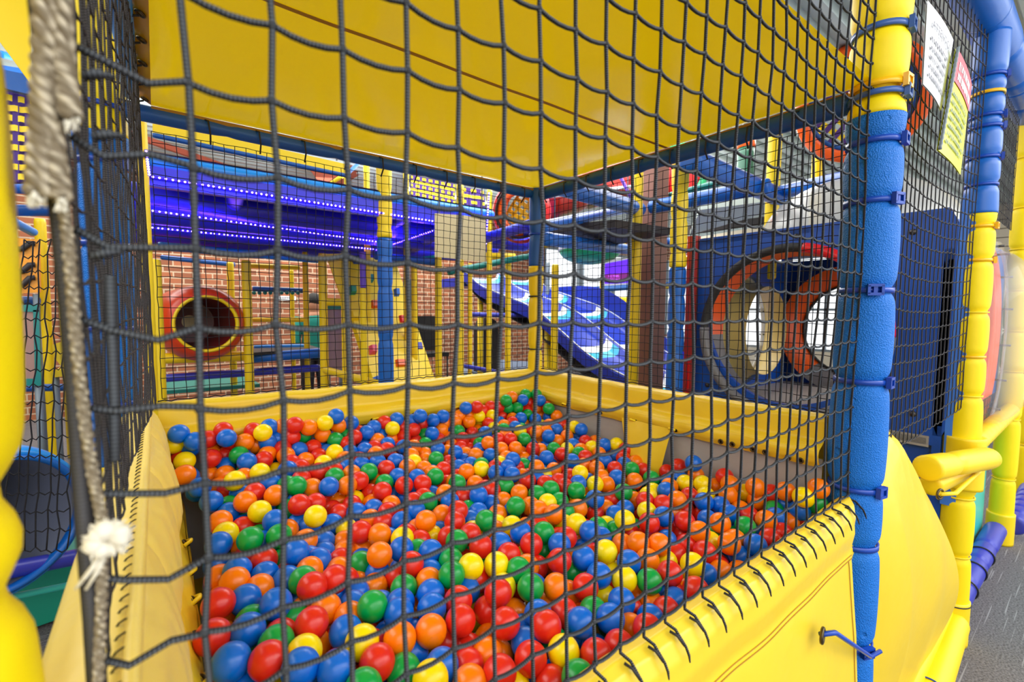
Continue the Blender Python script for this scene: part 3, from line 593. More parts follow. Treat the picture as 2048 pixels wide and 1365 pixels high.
# ================================================================ balls: (x + 1500, y, z in mm, colour), those that show largest first
BALLS = """185,340,967B 227,317,964R 261,281,960B 170,417,965R 302,259,952B 565,148,913R 215,411,959B 185,501,966R 455,269,936O 261,446,965B 358,250,941R 297,365,961R 509,266,933R 571,223,926R 405,277,940O 507,151,916R 395,366,950G 352,296,947Y 617,129,912Y 689,161,912B 656,95,908R 623,177,925R 322,461,964R 411,186,931Y 393,237,918G 600,284,938R 744,141,908B 431,340,937B 341,339,943B 600,79,909G 665,269,931G 205,718,971B 714,96,897R 778,87,904R 711,247,926O 258,688,978G 887,163,914G 364,472,958R 552,370,948G 225,512,952B 948,98,906R 486,325,932B 325,595,969B 465,511,955O 765,222,918R 464,166,911O 936,149,920R 444,213,918B 310,676,974G 216,568,960O 508,455,945R 798,160,908B 1017,147,912Y 774,305,931R 850,196,916Y 596,371,949Y 245,359,956G 535,317,931R 650,359,940Y 869,111,888R 887,277,927Y 826,285,928B 334,422,940O 275,321,950Y 814,231,920B 325,216,941G 1210,104,913B 1160,141,917O 528,214,896O 398,732,973Y 762,383,938R 209,918,992B 468,631,954R 665,439,940R 682,328,932G 692,205,905R 587,301,900R 578,113,889R 913,348,936B 633,486,942G 295,809,984Y 501,602,950O 1015,229,923O 565,481,942B 191,980,1012B 378,798,983R 1399,77,990Y 163,1042,1032O 1095,164,908R 906,229,918B 485,205,903R 516,519,947B 274,873,991O 264,965,1017Y 639,217,916B 613,598,952O 338,865,994O 958,219,910O 505,365,931B 274,631,953R 1091,123,881O 1144,207,924O 1076,301,930R 315,747,979B 1226,199,926O 1026,337,937Y 733,520,949G 1429,55,1013O 912,120,886B 475,416,927G 198,642,938O 1318,129,933O 981,261,924O 1271,98,912R 191,1126,1094B 391,882,1000G 218,828,974O 318,508,955G 252,546,945O 900,459,942O 226,1116,1043R 298,546,945B 157,1141,1117B 1267,156,921G 815,349,935B 465,859,989B 442,482,910O 1400,195,979O 595,197,896B 1156,254,929R 855,558,940G 265,1126,1091B 1420,127,984O 268,587,945B 774,435,940B 442,558,922G 363,389,931O 817,404,940G 1130,297,933B 512,856,982O 225,611,958B 1296,283,934B 1056,463,941B 673,564,946R 746,184,898G 1412,88,949B 328,1010,1012Y 590,439,933G 356,1126,1092Y 167,1118,1046Y 591,810,962R 825,115,888B 1048,134,884B 655,812,963R 518,256,883R 306,1070,1030B 703,388,931R 223,771,967Y 362,675,948O 1241,330,937O 367,593,939B 915,394,937Y 806,662,947B 401,468,919B 341,557,944O 1166,454,937G 508,776,936B 1055,533,942G 674,704,948G 202,733,922B 445,765,928B 522,406,929O 392,987,1012B 443,1127,1102R 580,359,912B 712,432,934B 451,378,927B 584,671,931B 1434,58,970G 465,955,1001R 1370,254,946O 311,1138,1069O 974,301,906O 1418,390,989B 626,681,945B 893,510,936O 1304,216,922B 1335,97,908R 782,126,882O 1275,500,932O 1120,226,892R 300,912,994R 1188,128,882B 759,823,962G 532,1128,1095Y 705,798,961R 552,876,980R 937,763,953B 794,756,955G 986,668,947R 677,501,939R 147,1162,1085Y 539,566,944Y 287,446,929G 708,607,949R 1144,543,938Y 1135,103,874O 484,1132,1087O 859,373,928R 1190,340,935R 292,1111,1041G 790,490,930Y 590,907,988G 636,529,933R 912,808,958Y 382,428,924B 490,480,913R 342,949,998B 1407,269,963O 1373,389,937Y 223,1153,1088R 431,891,983O 1003,475,924O 1417,197,937O 924,630,935O 644,912,985R 471,800,935R 686,650,929O 550,699,928R 530,738,927O 1279,391,935B 419,815,970R 720,346,918O 348,1081,1023R 638,286,883O 870,827,953O 1130,348,928Y 1074,224,883R 1325,475,935G 538,1053,1018Y 758,358,898R 1395,345,943Y 1431,166,963R 912,680,943G 468,728,923Y 407,699,922B 1337,181,921R 969,723,952B 575,734,935R 428,281,903B 710,910,977O 1434,451,959R 260,813,953R 1004,585,942G 1394,106,915O 570,271,870O 1361,124,931B 960,595,935G 1205,701,955B 757,1130,1043Y 869,687,939R 726,680,943B 570,1142,1109B 408,1084,1024O 1236,537,940B 1187,536,930O 633,314,922Y 258,398,939R 416,606,917R 1170,383,934R 1315,338,928R 666,1129,1043B 496,914,992G 241,889,966B 625,1162,1075B 1163,782,953B 437,1140,1063R 759,1041,999B 835,960,965G 1329,253,925B 1254,248,909B 255,1084,1000O 1338,560,938G 1065,720,956O 561,228,870O 863,1131,1073B 1152,613,950Y 1060,463,897R 528,1142,1055O 739,728,947O 561,1122,1037G 617,382,908R 694,1026,1004R 451,1116,1025B 437,645,912O 867,773,932O 817,587,918O 1053,580,940R 221,1116,995O 894,1099,1010B 1229,777,953R 1047,965,981O 918,976,967B 1173,866,961R 226,459,942G 815,307,891G 664,877,967B 1121,412,914B 261,1162,1105R 836,1130,1026R 1434,299,970R 920,1141,1047B 399,566,920O 782,704,933R 942,530,936Y 553,775,935B 820,222,877Y 512,822,940R 616,856,965G 1277,900,983B 302,373,917O 959,479,925G 883,652,916O 1015,906,957B 580,562,927R 1184,930,980G 545,920,989O 887,156,870O 342,757,945O 498,295,882R 1241,625,944O 370,1138,1059B 1253,943,993O 623,1124,1036R 1115,894,967O 825,892,951R 430,1007,1004R 650,741,941R 599,771,935O 1434,238,941Y 1077,409,911B 418,1162,1095O 1410,858,997B 1065,1146,1074B 464,521,911B 1037,808,964B 583,1159,1072O 544,444,921B 557,1015,1002O 692,959,985B 494,1126,1023R 1020,363,901G 449,688,914O 1296,595,939R 650,1009,1003O 838,446,933R 839,652,918B 638,964,992B 1139,719,933O 1406,736,966B 1068,1127,1021O 458,1071,1003O 395,657,917B 783,1154,1067B 986,529,930G 778,621,922B 761,520,915O 1310,651,947B 961,1141,1056B 1107,1133,1075R 901,553,930O 1399,145,932G 1094,263,895B 1433,492,929R 1157,485,908R 1065,911,969O 875,1022,975B 492,1006,1005Y 1432,661,963R 593,1103,1023R 797,1126,1009R 632,1057,1007B 1015,1141,1029O 972,934,959O 950,345,912B 1252,1134,1084G 379,1162,1098B 364,847,958G 1216,155,903O 1338,1048,1011B 700,1154,1051B 1087,1043,995B 594,980,989B 1434,704,971Y 417,942,995R 1135,950,983R 1361,722,945O 336,1162,1093R 1408,1100,1072B 407,1123,1036R 976,381,917G 1104,574,940B 715,854,960B 1412,1049,1045G 1175,195,894Y 365,1117,1028O 1006,1071,979R 1282,714,950R 1349,308,931Y 1433,1023,1016O 397,514,923R 741,1162,1060R 253,703,936R 261,1125,1012B 1030,220,882Y 853,1073,984G 377,923,992G 198,338,924B 1380,548,930R 1364,890,972O 391,758,938B 1010,1110,998G 1434,324,933O 1208,985,994Y 252,1013,982R 739,600,919B 996,780,954B 1023,631,940R 500,1086,1004R 292,1032,1000O 579,868,942R 1434,390,948O 756,260,889O 1249,839,954G 772,922,956O 534,151,879Y 1225,413,927Y 1340,1134,1076B 1353,937,989B 950,1132,1008O 883,896,946B 556,524,928G 1066,1101,984R 1311,1134,1046G 1286,1078,1016B 587,1063,1006B 493,880,933O 1121,1138,1036Y 767,1002,978O 468,844,930R 184,442,900B 1179,1133,1031Y 1103,981,981R 235,1053,979O 1381,776,952Y 1364,216,917O 800,1054,989O 1287,810,954Y 1208,575,936O 629,595,911Y 1364,612,937B 818,403,896G 1284,330,896R 382,1094,981Y 414,1046,1010R 1242,683,938O 1416,902,997Y 1434,96,912R 1148,1071,997Y 755,960,970Y 550,972,990B 1069,621,940R 1412,602,936O 1193,1162,1061R 1323,409,932O 508,960,993R 877,947,949R 1434,127,942B 187,1025,988B 1202,445,908O 1391,818,962R 1315,892,960O 1304,1162,1089O 341,1162,1049O 926,1109,981R 477,631,910O 1105,467,900O 696,1113,1015O 715,1073,1007B 1147,652,929R 1235,1162,1055R 1419,1139,1091G 1397,643,942R 1149,1113,1007R 1241,103,876O 415,353,895B 247,944,963G 473,1162,1057G 276,978,977B 1153,304,894R 568,827,928O 373,799,936B 899,198,861O 901,356,893B 564,602,931R 817,999,955O 1413,1125,1037O 715,149,858B 934,902,943B 659,816,918B 846,1162,1051B 894,262,885Y 1104,834,925G 1218,1028,1000B 1376,1160,1092G 1419,693,931B 159,1162,1041R 1164,1031,998G 929,451,910Y 1215,874,948O 262,1162,1032R 184,1162,1070B 533,861,935Y 486,418,877O 972,816,948R 703,261,885O 835,1039,961O 967,1086,958O 1274,1151,1049G 1358,986,997O 1294,757,949G 1030,676,940B 624,241,882B 1408,426,930B 1357,438,928B 689,762,938R 1345,1108,1016G 310,648,932G 715,196,850B 1164,262,886R 671,1077,1003R 602,1024,990R 832,168,875R 1045,1162,1042O 1145,992,990O 1336,827,957B 981,1044,957R 227,1162,1048O 778,878,952O 597,365,848Y 1149,833,928B 1276,433,920Y 1059,346,890R 397,1162,1058B 377,327,911R 287,729,945B 809,1162,1033R 1434,808,957O 255,756,932O 884,1162,1035R 978,1129,973O 1330,783,950O 790,553,910Y 889,315,903R 1434,980,985R 948,861,949G 1141,876,929O 663,622,902B 916,1027,958O 456,331,892B 236,351,893Y 1029,994,954B 1240,1077,1006R 847,505,905O 644,183,885G 884,1140,998G 731,789,926B 424,534,897O 704,350,872R 875,730,929R 1053,1029,962G 1009,841,948Y 1303,943,989O 775,665,914G 1194,726,920R 1304,291,890R 185,398,913R 1096,717,924Y 200,554,914O 1036,404,894Y 976,1002,945O 1132,150,867R 1197,1073,1000O 1432,1073,1000B 1039,760,922O 429,418,911B 1250,1162,1013R 1051,862,953O 174,1097,1007B 1370,1143,1026R 807,796,943O 1154,1162,1048R 935,160,877B 1268,1003,979R 1059,1072,958R 289,784,938G 457,595,908B 948,970,935B 314,483,913O 533,1116,1005B 609,1162,1035G 643,857,920B 728,1162,1019B 1063,818,929R 1124,141,821R 608,635,919O 282,1162,1066R 621,916,948O 1110,326,883R 1399,1162,1053R 843,1134,983R 760,1144,1001O 538,641,914B 1107,372,881G 1275,1120,1009O 1242,344,895O 313,604,927R 1209,1120,1002B 808,842,926R 652,484,891R 782,171,862G 1022,1054,943R 860,862,928R 358,635,928B 1176,396,881R 1423,887,953B 807,354,889O 269,865,938B 1281,956,942O 1426,939,978O 858,347,884O 1338,146,887B 1226,172,854B 977,106,868O 519,528,898B 573,170,863B 199,688,908R 978,1162,1022O 877,416,904R 1172,170,849R 1198,623,913B 707,308,898B 1235,215,886G 1087,1162,1039O 249,822,910G 1120,1144,977O 714,548,917Y 1080,505,907G 363,488,918B 1072,146,820R 770,1093,984R 221,917,927O 318,532,900B 661,1140,1000B 921,824,917R 1276,912,941B 1159,917,936O 649,1162,1039R 1315,1094,983O 924,595,902R 455,896,943R 1434,1124,1000O 1149,575,893O 553,394,890R 1010,1162,991B 1223,935,949B 877,602,905B 390,398,884R 192,621,876B 1065,174,863Y 441,448,857O 699,833,924B 1434,1087,1044R 755,219,864O 974,167,857R 351,286,892R 519,1162,1021B 184,489,917O 627,758,896O 617,139,869B 227,421,900G 340,397,891R 995,723,916O 864,231,875R 1371,1050,980Y 941,398,888O 263,303,910B 318,888,950B 393,894,954B 770,416,892Y 267,489,929O 1421,101,868G 1264,1048,982G 1017,168,844O 367,937,942G 222,866,926B 1317,1005,976Y 1142,1162,1007Y 1307,529,907R 1241,826,905R 1423,55,892G 1029,511,905O 651,402,888R 1437,757,914R 682,440,893G 521,576,896O 720,1001,967B 1287,190,877G 1418,576,845B 392,306,874B 1342,597,892O 673,403,847O 763,846,925R 345,443,890O 197,600,918O 1080,552,907Y 836,800,904R 272,908,941G 1197,799,916B 498,353,888G 1198,572,878B 403,1140,978B 604,490,907R 796,464,889R 1343,736,904O 760,758,907G 315,306,918R 744,461,904O 942,264,887R 1319,58,888R 525,442,880B 344,350,884R 1266,510,886G 1345,552,892B 1052,1162,999R 1112,1097,976G 759,577,880B 1107,602,901R 989,437,887R 305,1096,992G 1071,665,920B 820,407,850B 1082,782,907R 967,842,908Y 1339,1162,1049R 1369,56,890R 925,509,889O 331,1048,978R 896,867,900B 1356,353,905R 1417,372,902B 1225,534,888R 306,1162,1031B 1330,213,882B 1070,492,852B 1079,1139,973B 1383,1115,990Y 1008,956,936O 720,1048,964O 1319,1049,963G 678,532,893G 678,123,870O 1394,418,887R 1436,576,901R 1268,464,888R 296,830,935R 1118,756,919B 851,281,872O 1353,487,898G 748,272,836B 989,264,861B 549,483,889Y 420,801,913R 535,1047,970Y 316,935,958R 1365,282,889B 1123,580,854B 1317,647,901Y 1300,577,894Y 919,1162,1012B 1292,106,870R 569,1162,1031B 847,554,890G 746,797,871R 565,913,944B 681,887,926O 1122,1026,962B 1040,709,908G 1024,1132,964R 808,939,932B 948,618,848B 1275,664,915O 172,1141,1000B 887,1119,958R 872,463,903G 612,193,853B 733,936,928G 779,122,836R 501,938,953R 852,915,917Y 1186,1008,952O 942,708,916B 1065,978,932R 611,822,912R 1300,849,916R 942,451,853O 394,1030,974B 989,801,905B 968,214,866B 309,692,930B 462,1162,1019O 1383,577,888G 966,758,906Y 294,362,870Y 1299,1162,1015R 470,984,958O 1252,575,907B 1184,957,940B 1163,686,903G 368,982,973B 454,376,877O 696,734,885R 1317,143,837R 1366,1092,951B 481,556,886Y 1267,778,911R 467,493,856G 697,1141,939Y 743,1137,933O 849,1139,915G 998,1138,921R 1047,1143,923B 1094,1141,929O 1143,1143,924B 1393,1141,947O 1023,1098,916B 1123,1097,921O 1320,1095,931O 197,1143,956O 293,1138,954B 542,1143,942B 593,1142,945Y 645,1144,947O 1095,1056,916R 1246,1057,920B 272,1097,947B 318,1101,937O 368,1094,932B 723,1094,933R 867,1096,917Y 918,1095,913O 471,1012,917R 666,1010,914B 970,1013,887Y 1017,1009,895B 1271,1013,923R 345,1053,922R 944,1052,905G 994,1055,906G 422,1162,1029O 1125,532,893Y 953,550,889O 701,484,892Y 1227,483,889Y 977,506,891B 1333,397,884G 1151,441,885G 1289,377,889B 703,397,887O 1248,398,883G 1394,690,892R 576,713,894B 734,710,902R 1301,711,901B 652,666,900R 1434,662,895B 513,687,902R 692,687,899R 876,692,892O 1209,686,905O 240,623,916O 961,623,893R 1404,624,896R 1007,642,899R 1109,647,899O 1239,641,899Y 1004,555,891O 1033,595,893G 1398,327,894Y 657,350,886R 1170,348,881B 222,283,915R 760,304,878B 1407,212,882O 355,235,883O 429,240,877B 1288,236,878B 267,257,904O 1268,147,867G 431,194,872R 603,84,857R 742,103,857R 1367,106,874G 461,151,863R 859,984,931O 1391,1002,966B 729,892,938B 912,940,919B 1098,935,941B 1382,933,949B 962,888,902O 1070,892,921B 1381,893,926R 678,939,942G 1435,849,924O 1028,866,912B 1342,867,922R 1409,803,910B 1365,820,919O 419,846,936G 1201,848,907R 805,756,905Y 912,755,903G 1366,776,909R 420,1075,965Y 888,1067,946B 561,1092,975B 611,1095,978R 820,1091,955O 1163,1097,964R 1260,1093,966B 444,1117,973B 496,1022,962O 1432,1024,959B 668,1047,966R 1162,1049,956O 1215,1051,958G 652,980,949R 1118,981,938B 1227,980,951B 327,1002,965O 902,1000,919O 443,1028,957Y 1046,932,926R 1331,936,943R 1430,934,932R 417,980,955R 522,985,958R 1395,735,914R 212,801,935O 943,663,906G 1343,688,913R 628,709,909O 831,709,914O 1239,734,918R 1367,646,908R 1407,532,896G 852,195,844R 1110,191,853B 669,239,856G 927,235,852O 1372,236,866R 807,261,854B 1254,264,867Y 485,194,852B 669,194,849O 1342,1140,979Y 810,81,832Y 1017,82,837R 1175,84,845O 871,102,840O 926,100,843B 575,124,845O 731,1115,976O 327,1137,991B 566,1140,983Y 793,1138,962O 1186,1141,970G 1292,1142,974O 626,443,902R 1395,466,900G 1404,264,903B 1027,282,889O 1212,286,895B 327,197,899B 383,193,888O 163,217,926O 222,236,923B 182,262,926G 319,257,908G 408,147,883O 157,167,925O 1377,168,898R 1433,170,894O 228,191,920R 277,197,908B 1430,488,866R 793,511,875O 1183,511,873B 260,534,900O 363,530,891G 574,532,881B 626,533,881R 591,418,876B 1289,420,869G 1354,441,872B 1435,438,868B 236,484,896G 1327,258,868B 162,309,896O 916,303,862R 1069,302,866B 537,324,871Y 979,330,865O 1209,325,867R 1156,731,889B 500,758,890R 546,756,888G 860,757,889R 1305,759,893B 587,775,883O 690,782,887R 1158,778,886G 602,665,881Y 977,688,886B 1080,692,886O 779,710,887R 1432,714,877Y 377,731,904R 574,624,881B 708,618,884O 809,621,878O 747,641,884R 871,643,874O 1058,642,883B 1160,641,884B 265,662,904B 730,533,878G 885,531,878O 285,577,899R 343,577,896R 574,579,884Y 629,1024,948R 758,1024,932B 858,1029,916O 1353,1024,944O 279,1048,956O 468,1074,952O 782,1068,941O 1411,1071,950O 559,960,938O 874,960,894Y 598,984,941B 754,981,919B 809,979,910Y 1358,977,938Y 1430,983,931B 572,1027,947O 1176,889,898O 1222,894,908R 1429,894,904O 900,916,884B 1000,916,899O 446,940,942B 524,802,900B 786,800,896B 885,801,891B 1039,797,892Y 761,892,905B 810,889,894R 1218,59,826O 1266,57,825B 1318,59,833Y 1369,62,832R 1423,61,842R 146,99,863R 245,105,842B 298,104,835B 616,61,813B 672,57,819B 724,60,814G 773,59,810R 870,56,815B 917,61,818O 967,59,813O 1073,56,819B 216,55,848R 268,57,830R 323,62,821O 369,60,818O 421,57,820R 467,59,823O 516,58,819O 571,58,818B 512,1090,955B 664,1092,960O 1221,1117,949B 483,1141,967O 922,1141,940G 171,60,855R 298,187,848G 397,188,836B 1345,190,841R 1393,190,840O 170,227,875B 220,233,871O 270,234,863R 319,230,849O 872,147,821B 919,146,823O 1370,146,837R 1417,144,844O 199,186,872O 1343,104,834R 174,147,868B 223,142,860R 270,147,846R 524,148,823O 621,143,820B 669,146,822Y 819,147,817B 347,104,820B 393,105,826R 444,105,818R 544,99,819B 648,100,815R 697,102,814R 1095,104,822R 1248,100,823R 194,357,873O 744,365,850B 897,363,847B 1047,361,847R 1241,358,844R 1294,365,845R 669,317,843O 817,318,843B 869,316,839O 1021,318,843R 1271,317,846B 1323,319,847B 1370,316,847B 1423,317,854B 447,272,843O 693,276,836O 898,274,830R 1146,274,838B 1199,275,845B 1395,273,847R 623,319,845G 518,228,838R 1024,233,829R 1070,235,833O 1117,232,831Y 1173,230,835R 1423,234,845G 198,276,872O 296,276,859O 200,147,920B 251,152,907B 302,148,896O 357,148,887B 176,104,916O 224,107,906B 273,105,895G 327,106,879O 380,105,875B 435,106,877B 485,107,880B 533,102,872R 1055,61,873B 1109,62,874O 1157,60,879B 1208,59,878B 1263,59,882R 644,55,873O 691,55,871R 747,56,865R 792,56,865Y 847,57,864O 903,59,867O 955,57,869B 1005,54,872G 518,491,855B 620,494,855R 869,490,849B 1018,494,851O 1118,491,849G 1322,489,849B 896,446,851Y 1095,450,848R 1197,451,844O 1244,446,842O 1393,446,843B 370,492,863B 418,494,866B 1122,403,843O 1222,401,843O 298,451,874R 395,446,860R 642,447,849R 741,452,848B 843,447,848B 1348,360,846O 273,406,871R 869,406,847Y 971,405,844O 1023,407,844O 1073,407,846O 321,662,879B 373,663,876Y 421,665,868O 469,662,867O 672,665,857G 819,662,852O 920,661,854B 1221,665,861B 298,618,878Y 394,619,871B 442,620,864R 496,617,864O 999,622,854Y 668,577,858B 816,581,850B 871,574,849G 920,575,847Y 973,576,849B 1072,579,855O 1269,581,853R 1369,489,842O 1046,538,854O 1295,536,853B 1346,535,845Y 1393,533,842R 218,580,878R 419,575,864O 617,579,858O 643,792,867B 942,796,862B 1193,795,861G 1247,797,869R 1347,797,872Y 373,841,898B 567,840,876Y 418,749,878O 1023,753,865B 1069,747,865R 1116,754,869O 1224,751,869B 1371,753,864B 295,797,890R 349,798,895R 646,704,853O 845,705,860R 945,707,856R 1192,708,864B 1246,711,863R 1349,711,861R 216,751,880G 274,752,888G 1268,661,866Y 1373,664,856G 1420,665,851R 245,707,883Y 292,707,883O 345,706,882R 444,711,871Y 543,705,855R 393,968,917Y 696,970,908B 947,969,874R 1045,969,892B 1142,971,898O 1242,969,908O 273,1012,928R 374,1014,916R 620,925,900O 672,921,891B 1073,926,884G 1124,923,881O 1324,924,896O 1373,927,893B 245,968,921B 295,967,918O 1420,837,880R 344,884,909O 398,879,907B 543,878,890B 599,879,888G 1096,878,877O 1298,883,883R 517,920,911O 673,835,876R 722,838,877R 768,839,873B 818,840,866R 918,835,865O 1021,837,874B 1123,837,871Y 1168,835,863O 196,60,906O 251,61,893R 303,56,878B 356,61,876Y 403,55,874G 458,57,875Y 513,54,872Y 566,61,872G 147,59,909R"""
RB = .0255
CN = {'R': 'red', 'O': 'orange', 'Y': 'yellow', 'G': 'green', 'B': 'blue'}
bs = []
for q in BALLS.split():
    x, y, z = q[:-1].split(','); bs.append((Vector(((int(x) - 1500) / 1000, int(y) / 1000, int(z) / 1000)), q[-1]))
protos = {}
for k in CN:
    o = MB().sphere((0, 0, 0), RB, 28, 18).build('play_ball', BALL[k]); COL.objects.unlink(o); protos[k] = o.data; o.data.transform(Matrix.Translation((0, 0, -RB))); bpy.data.objects.remove(o)
NI = 300
px2 = [pix(p) for p, _ in bs]
def place(p):
    if p.y > 1.02 and p.x > -.34: return 'in the far corner'
    if p.x > -.25 and p.y > .5: return 'below the grey lining'
    if p.x > -.28 and p.y <= .5: return 'near the blue post'
    if p.x < -1.2: return 'against the bolster'
    if p.y > 1.0: return 'by the far yellow wall'
    if p.y < .2: return 'behind the front apron'
    return 'mid-pit'
def neigh(i):
    x, y, z = px2[i]; R_ = FPX * RB / z; best = {}
    for j in range(len(bs)):
        if j == i: continue
        dx, dy = px2[j][0] - x, px2[j][1] - y; d = math.hypot(dx, dy)
        if d > R_ * 2.6 or d < .4 * R_ or px2[j][2] > z + .09: continue
        k = ('left' if dx < 0 else 'right') if abs(dx) > abs(dy) else ('behind' if dy < 0 else 'front')
        if k not in best or d < best[k][0]: best[k] = (d, CN[bs[j][1]])
    return {k: v[1] for k, v in best.items()}
def phrase(i, lev):
    n = neigh(i); c = CN[bs[i][1]]; pl = place(bs[i][0]); s = c + ' ball ' + pl
    l, r, b, f = n.get('left'), n.get('right'), n.get('behind'), n.get('front')
    w = []
    if l and r: w.append('between %s and %s' % (l, r))
    elif l or r: w.append('beside ' + (l or r))
    if lev > 0 and f: w.append(f + ' in front')
    if lev > 1 and b: w.append(b + ' behind')
    s = s + (', ' + ', '.join(w) if w else '')
    return s if len(s.replace(',', ' ').split()) <= 16 else phrase(i, lev - 1)
from collections import Counter
labs = [phrase(i, 0) for i in range(NI)]
for lev in (1, 2):
    cnt = Counter(labs); labs = [labs[i] if cnt[labs[i]] == 1 else phrase(i, lev) for i in range(NI)]
cnt = Counter(labs)
for i in range(NI):
    p, k = bs[i]
    o = bpy.data.objects.new('play_ball', protos[k]); COL.objects.link(o); o.location = p
    o.rotation_euler = (random.uniform(0, 6), random.uniform(0, 6), 0)
    tag(o, labs[i], 'ball', 'balls in the pit' if cnt[labs[i]] == 1 else 'twin ' + CN[k] + ' balls ' + place(p))
order = 'ROYGB'; mb = MB()
for p, k in bs[NI:]: mb.sphere(p, RB, 18, 12, order.index(k))
so = mb.build('loose_balls', [BALL[k] for k in order])
tag(so, 'all the smaller mixed plastic balls filling the rest of the pit', 'balls', 'balls in the pit', 'stuff')
# ================================================================ the hall
FX0, FX1, FY0, FY1, HC = -7.0, 11.5, -4.5, 8.2, 3.38
mb = MB(); mb.box((FX0, FY0, -.1), (FX1, FY1, 0)); struct(mb, 'floor', m_carpet)
mb = MB(); p = .16; n = int((FY1 + 1.5) / p); prof = []
for i in range(n):
    y = -1.4 + i * p
    prof += [(y, HC), (y + .06, HC), (y + .08, HC + .05), (y + .14, HC + .05)]
a = mb.add([(FX0, y, z) for y, z in prof]); b = mb.add([(FX1, y, z) for y, z in prof])
for i in range(len(prof) - 1): mb.face((a + i, a + i + 1, b + i + 1, b + i), flat=True)
struct(mb, 'ceiling', m_galv)
WB = 8.0; WX = on(1088, 560, 1, WB).x
mb = MB(); mb.box((FX0, WB, 0), (WX, WB + .2, HC)); mb.box((WX, WB, 0), (FX1, WB + .2, .75)); mb.box((WX, WB, 3.0), (FX1, WB + .2, HC)); struct(mb, 'wall_back', m_brick)
for k in range(6):
    x0 = WX + .03 + k * 1.25; mb = MB()
    for q in (x0, x0 + 1.19): mb.box((q, WB + .02, .75), (q + .06, WB + .12, 3.0))
    for z in (.75, 1.55, 2.94): mb.box((x0 + .06, WB + .03, z), (x0 + 1.19, WB + .11, z + .06))
    mb.box((x0 + .6, WB + .03, .81), (x0 + .65, WB + .11, 1.55)); win = struct(mb, 'window_%d' % (k + 1), m_frame)
    MB().box((x0 + .06, WB + .06, .81), (x0 + 1.19, WB + .07, 2.94)).build('pane', m_glass, win)
mb = MB(); mb.box((FX1, FY0, 0), (FX1 + .2, FY1, .5)); mb.box((FX1, FY0, 3.3), (FX1 + .2, FY1, HC)); struct(mb, 'wall_right', m_cream)
mb = MB()
for y in [FY0 + 1.2 * k for k in range(11)]: mb.box((FX1 + .02, y, .5), (FX1 + .1, y + .07, 3.3))
for z in (.5, 1.5, 3.24): mb.box((FX1 + .02, FY0, z), (FX1 + .1, FY1, z + .06))
win = struct(mb, 'window_7', m_frame); MB().box((FX1 + .05, FY0, .5), (FX1 + .06, FY1, 3.3)).build('pane', m_glass, win)
mb = MB(); mb.box((FX0 - .2, FY0, 0), (FX0, FY1, HC)); struct(mb, 'wall_left', m_brick)
# far cladding seen beside the top rail
mb = MB()
for k in range(24): mb.box((10.6, -2.6, .9 + k * .16), (10.7, 1.4, .9 + k * .16 + .145))
mb.box((10.7, -2.6, .0), (10.78, 1.4, 4.75)); struct(mb, 'trim_1', m_cream)
for k, z in enumerate((2.6, 3.3, 4.0)): one(MB().box((10.5, -1.45, z), (10.6, -1.05, z + .34)), 'wall_vent', m_frame, ['lower', 'middle', 'upper'][k] + ' grey vent on the pale cladding beside the yellow post', 'vent')
# roof steel
def bar(p0, p1, w, h, mb=None):
    p0, p1 = Vector(p0), Vector(p1); d = (p1 - p0); L = d.length; d /= L; s = d.cross(Vector((0, 0, 1))).normalized() if abs(d.z) < .95 else Vector((1, 0, 0)); u = s.cross(d)
    mb = mb or MB(); mb.obox((p0 + p1) / 2, d * L / 2, s * w / 2, u * h / 2); return mb
P1, P2_ = on(318, 288, 2, HC - .12), on(560, 372, 2, HC - .12)
d = (P2_ - P1); one(bar(P1 - d * .6, P2_ + d * .9, .05, .06), 'roof_beam', m_rust, 'thin red oxide roof beam crossing under the pale metal roof', 'beam')
a, b = on(610, 348, 2, 3.5), on(670, 352, 2, 3.5)
one(bar(on(640, 366, 1, 6.4), on(640, 366, 1, 6.4) + Vector((1.2, -.6, 1.0)), .5, .25), 'roof_brace', m_rust, 'broad red-brown roof brace above the violet-lit deck', 'beam')
for k, (x, y, Z) in enumerate(((1060, 340, 7.2), (1195, 330, 6.6))):
    q = U(x, y, Z); one(bar((q.x - 3, q.y + 1.2, q.z), (q.x + 3.6, q.y - 1.2, q.z), .2, .22), 'roof_beam', m_rust if k else m_dred, ['dark red', 'red-brown'][k] + ' roof beam beyond the far canopy corner', 'beam')
for k, (y, xx) in enumerate(((2.0, .6), (3.4, 2.6), (4.8, 1.0), (6.2, 2.4))):
    f = thing('tube_light', (xx, y, HC - .12), ['first', 'second', 'third', 'fourth'][k] + ' long tube light hung under the metal roof, counted from the pit', 'light', 'tube lights')
    MB().box((xx - .75, y - .05, HC - .1), (xx + .75, y + .05, HC - .03)).build('housing', m_white, f)
    MB().tube([(xx - .7, y, HC - .12), (xx + .7, y, HC - .12)], .018, 12).build('tube', M('tube_glow', (250, 252, 255), .4, emit=9), f)

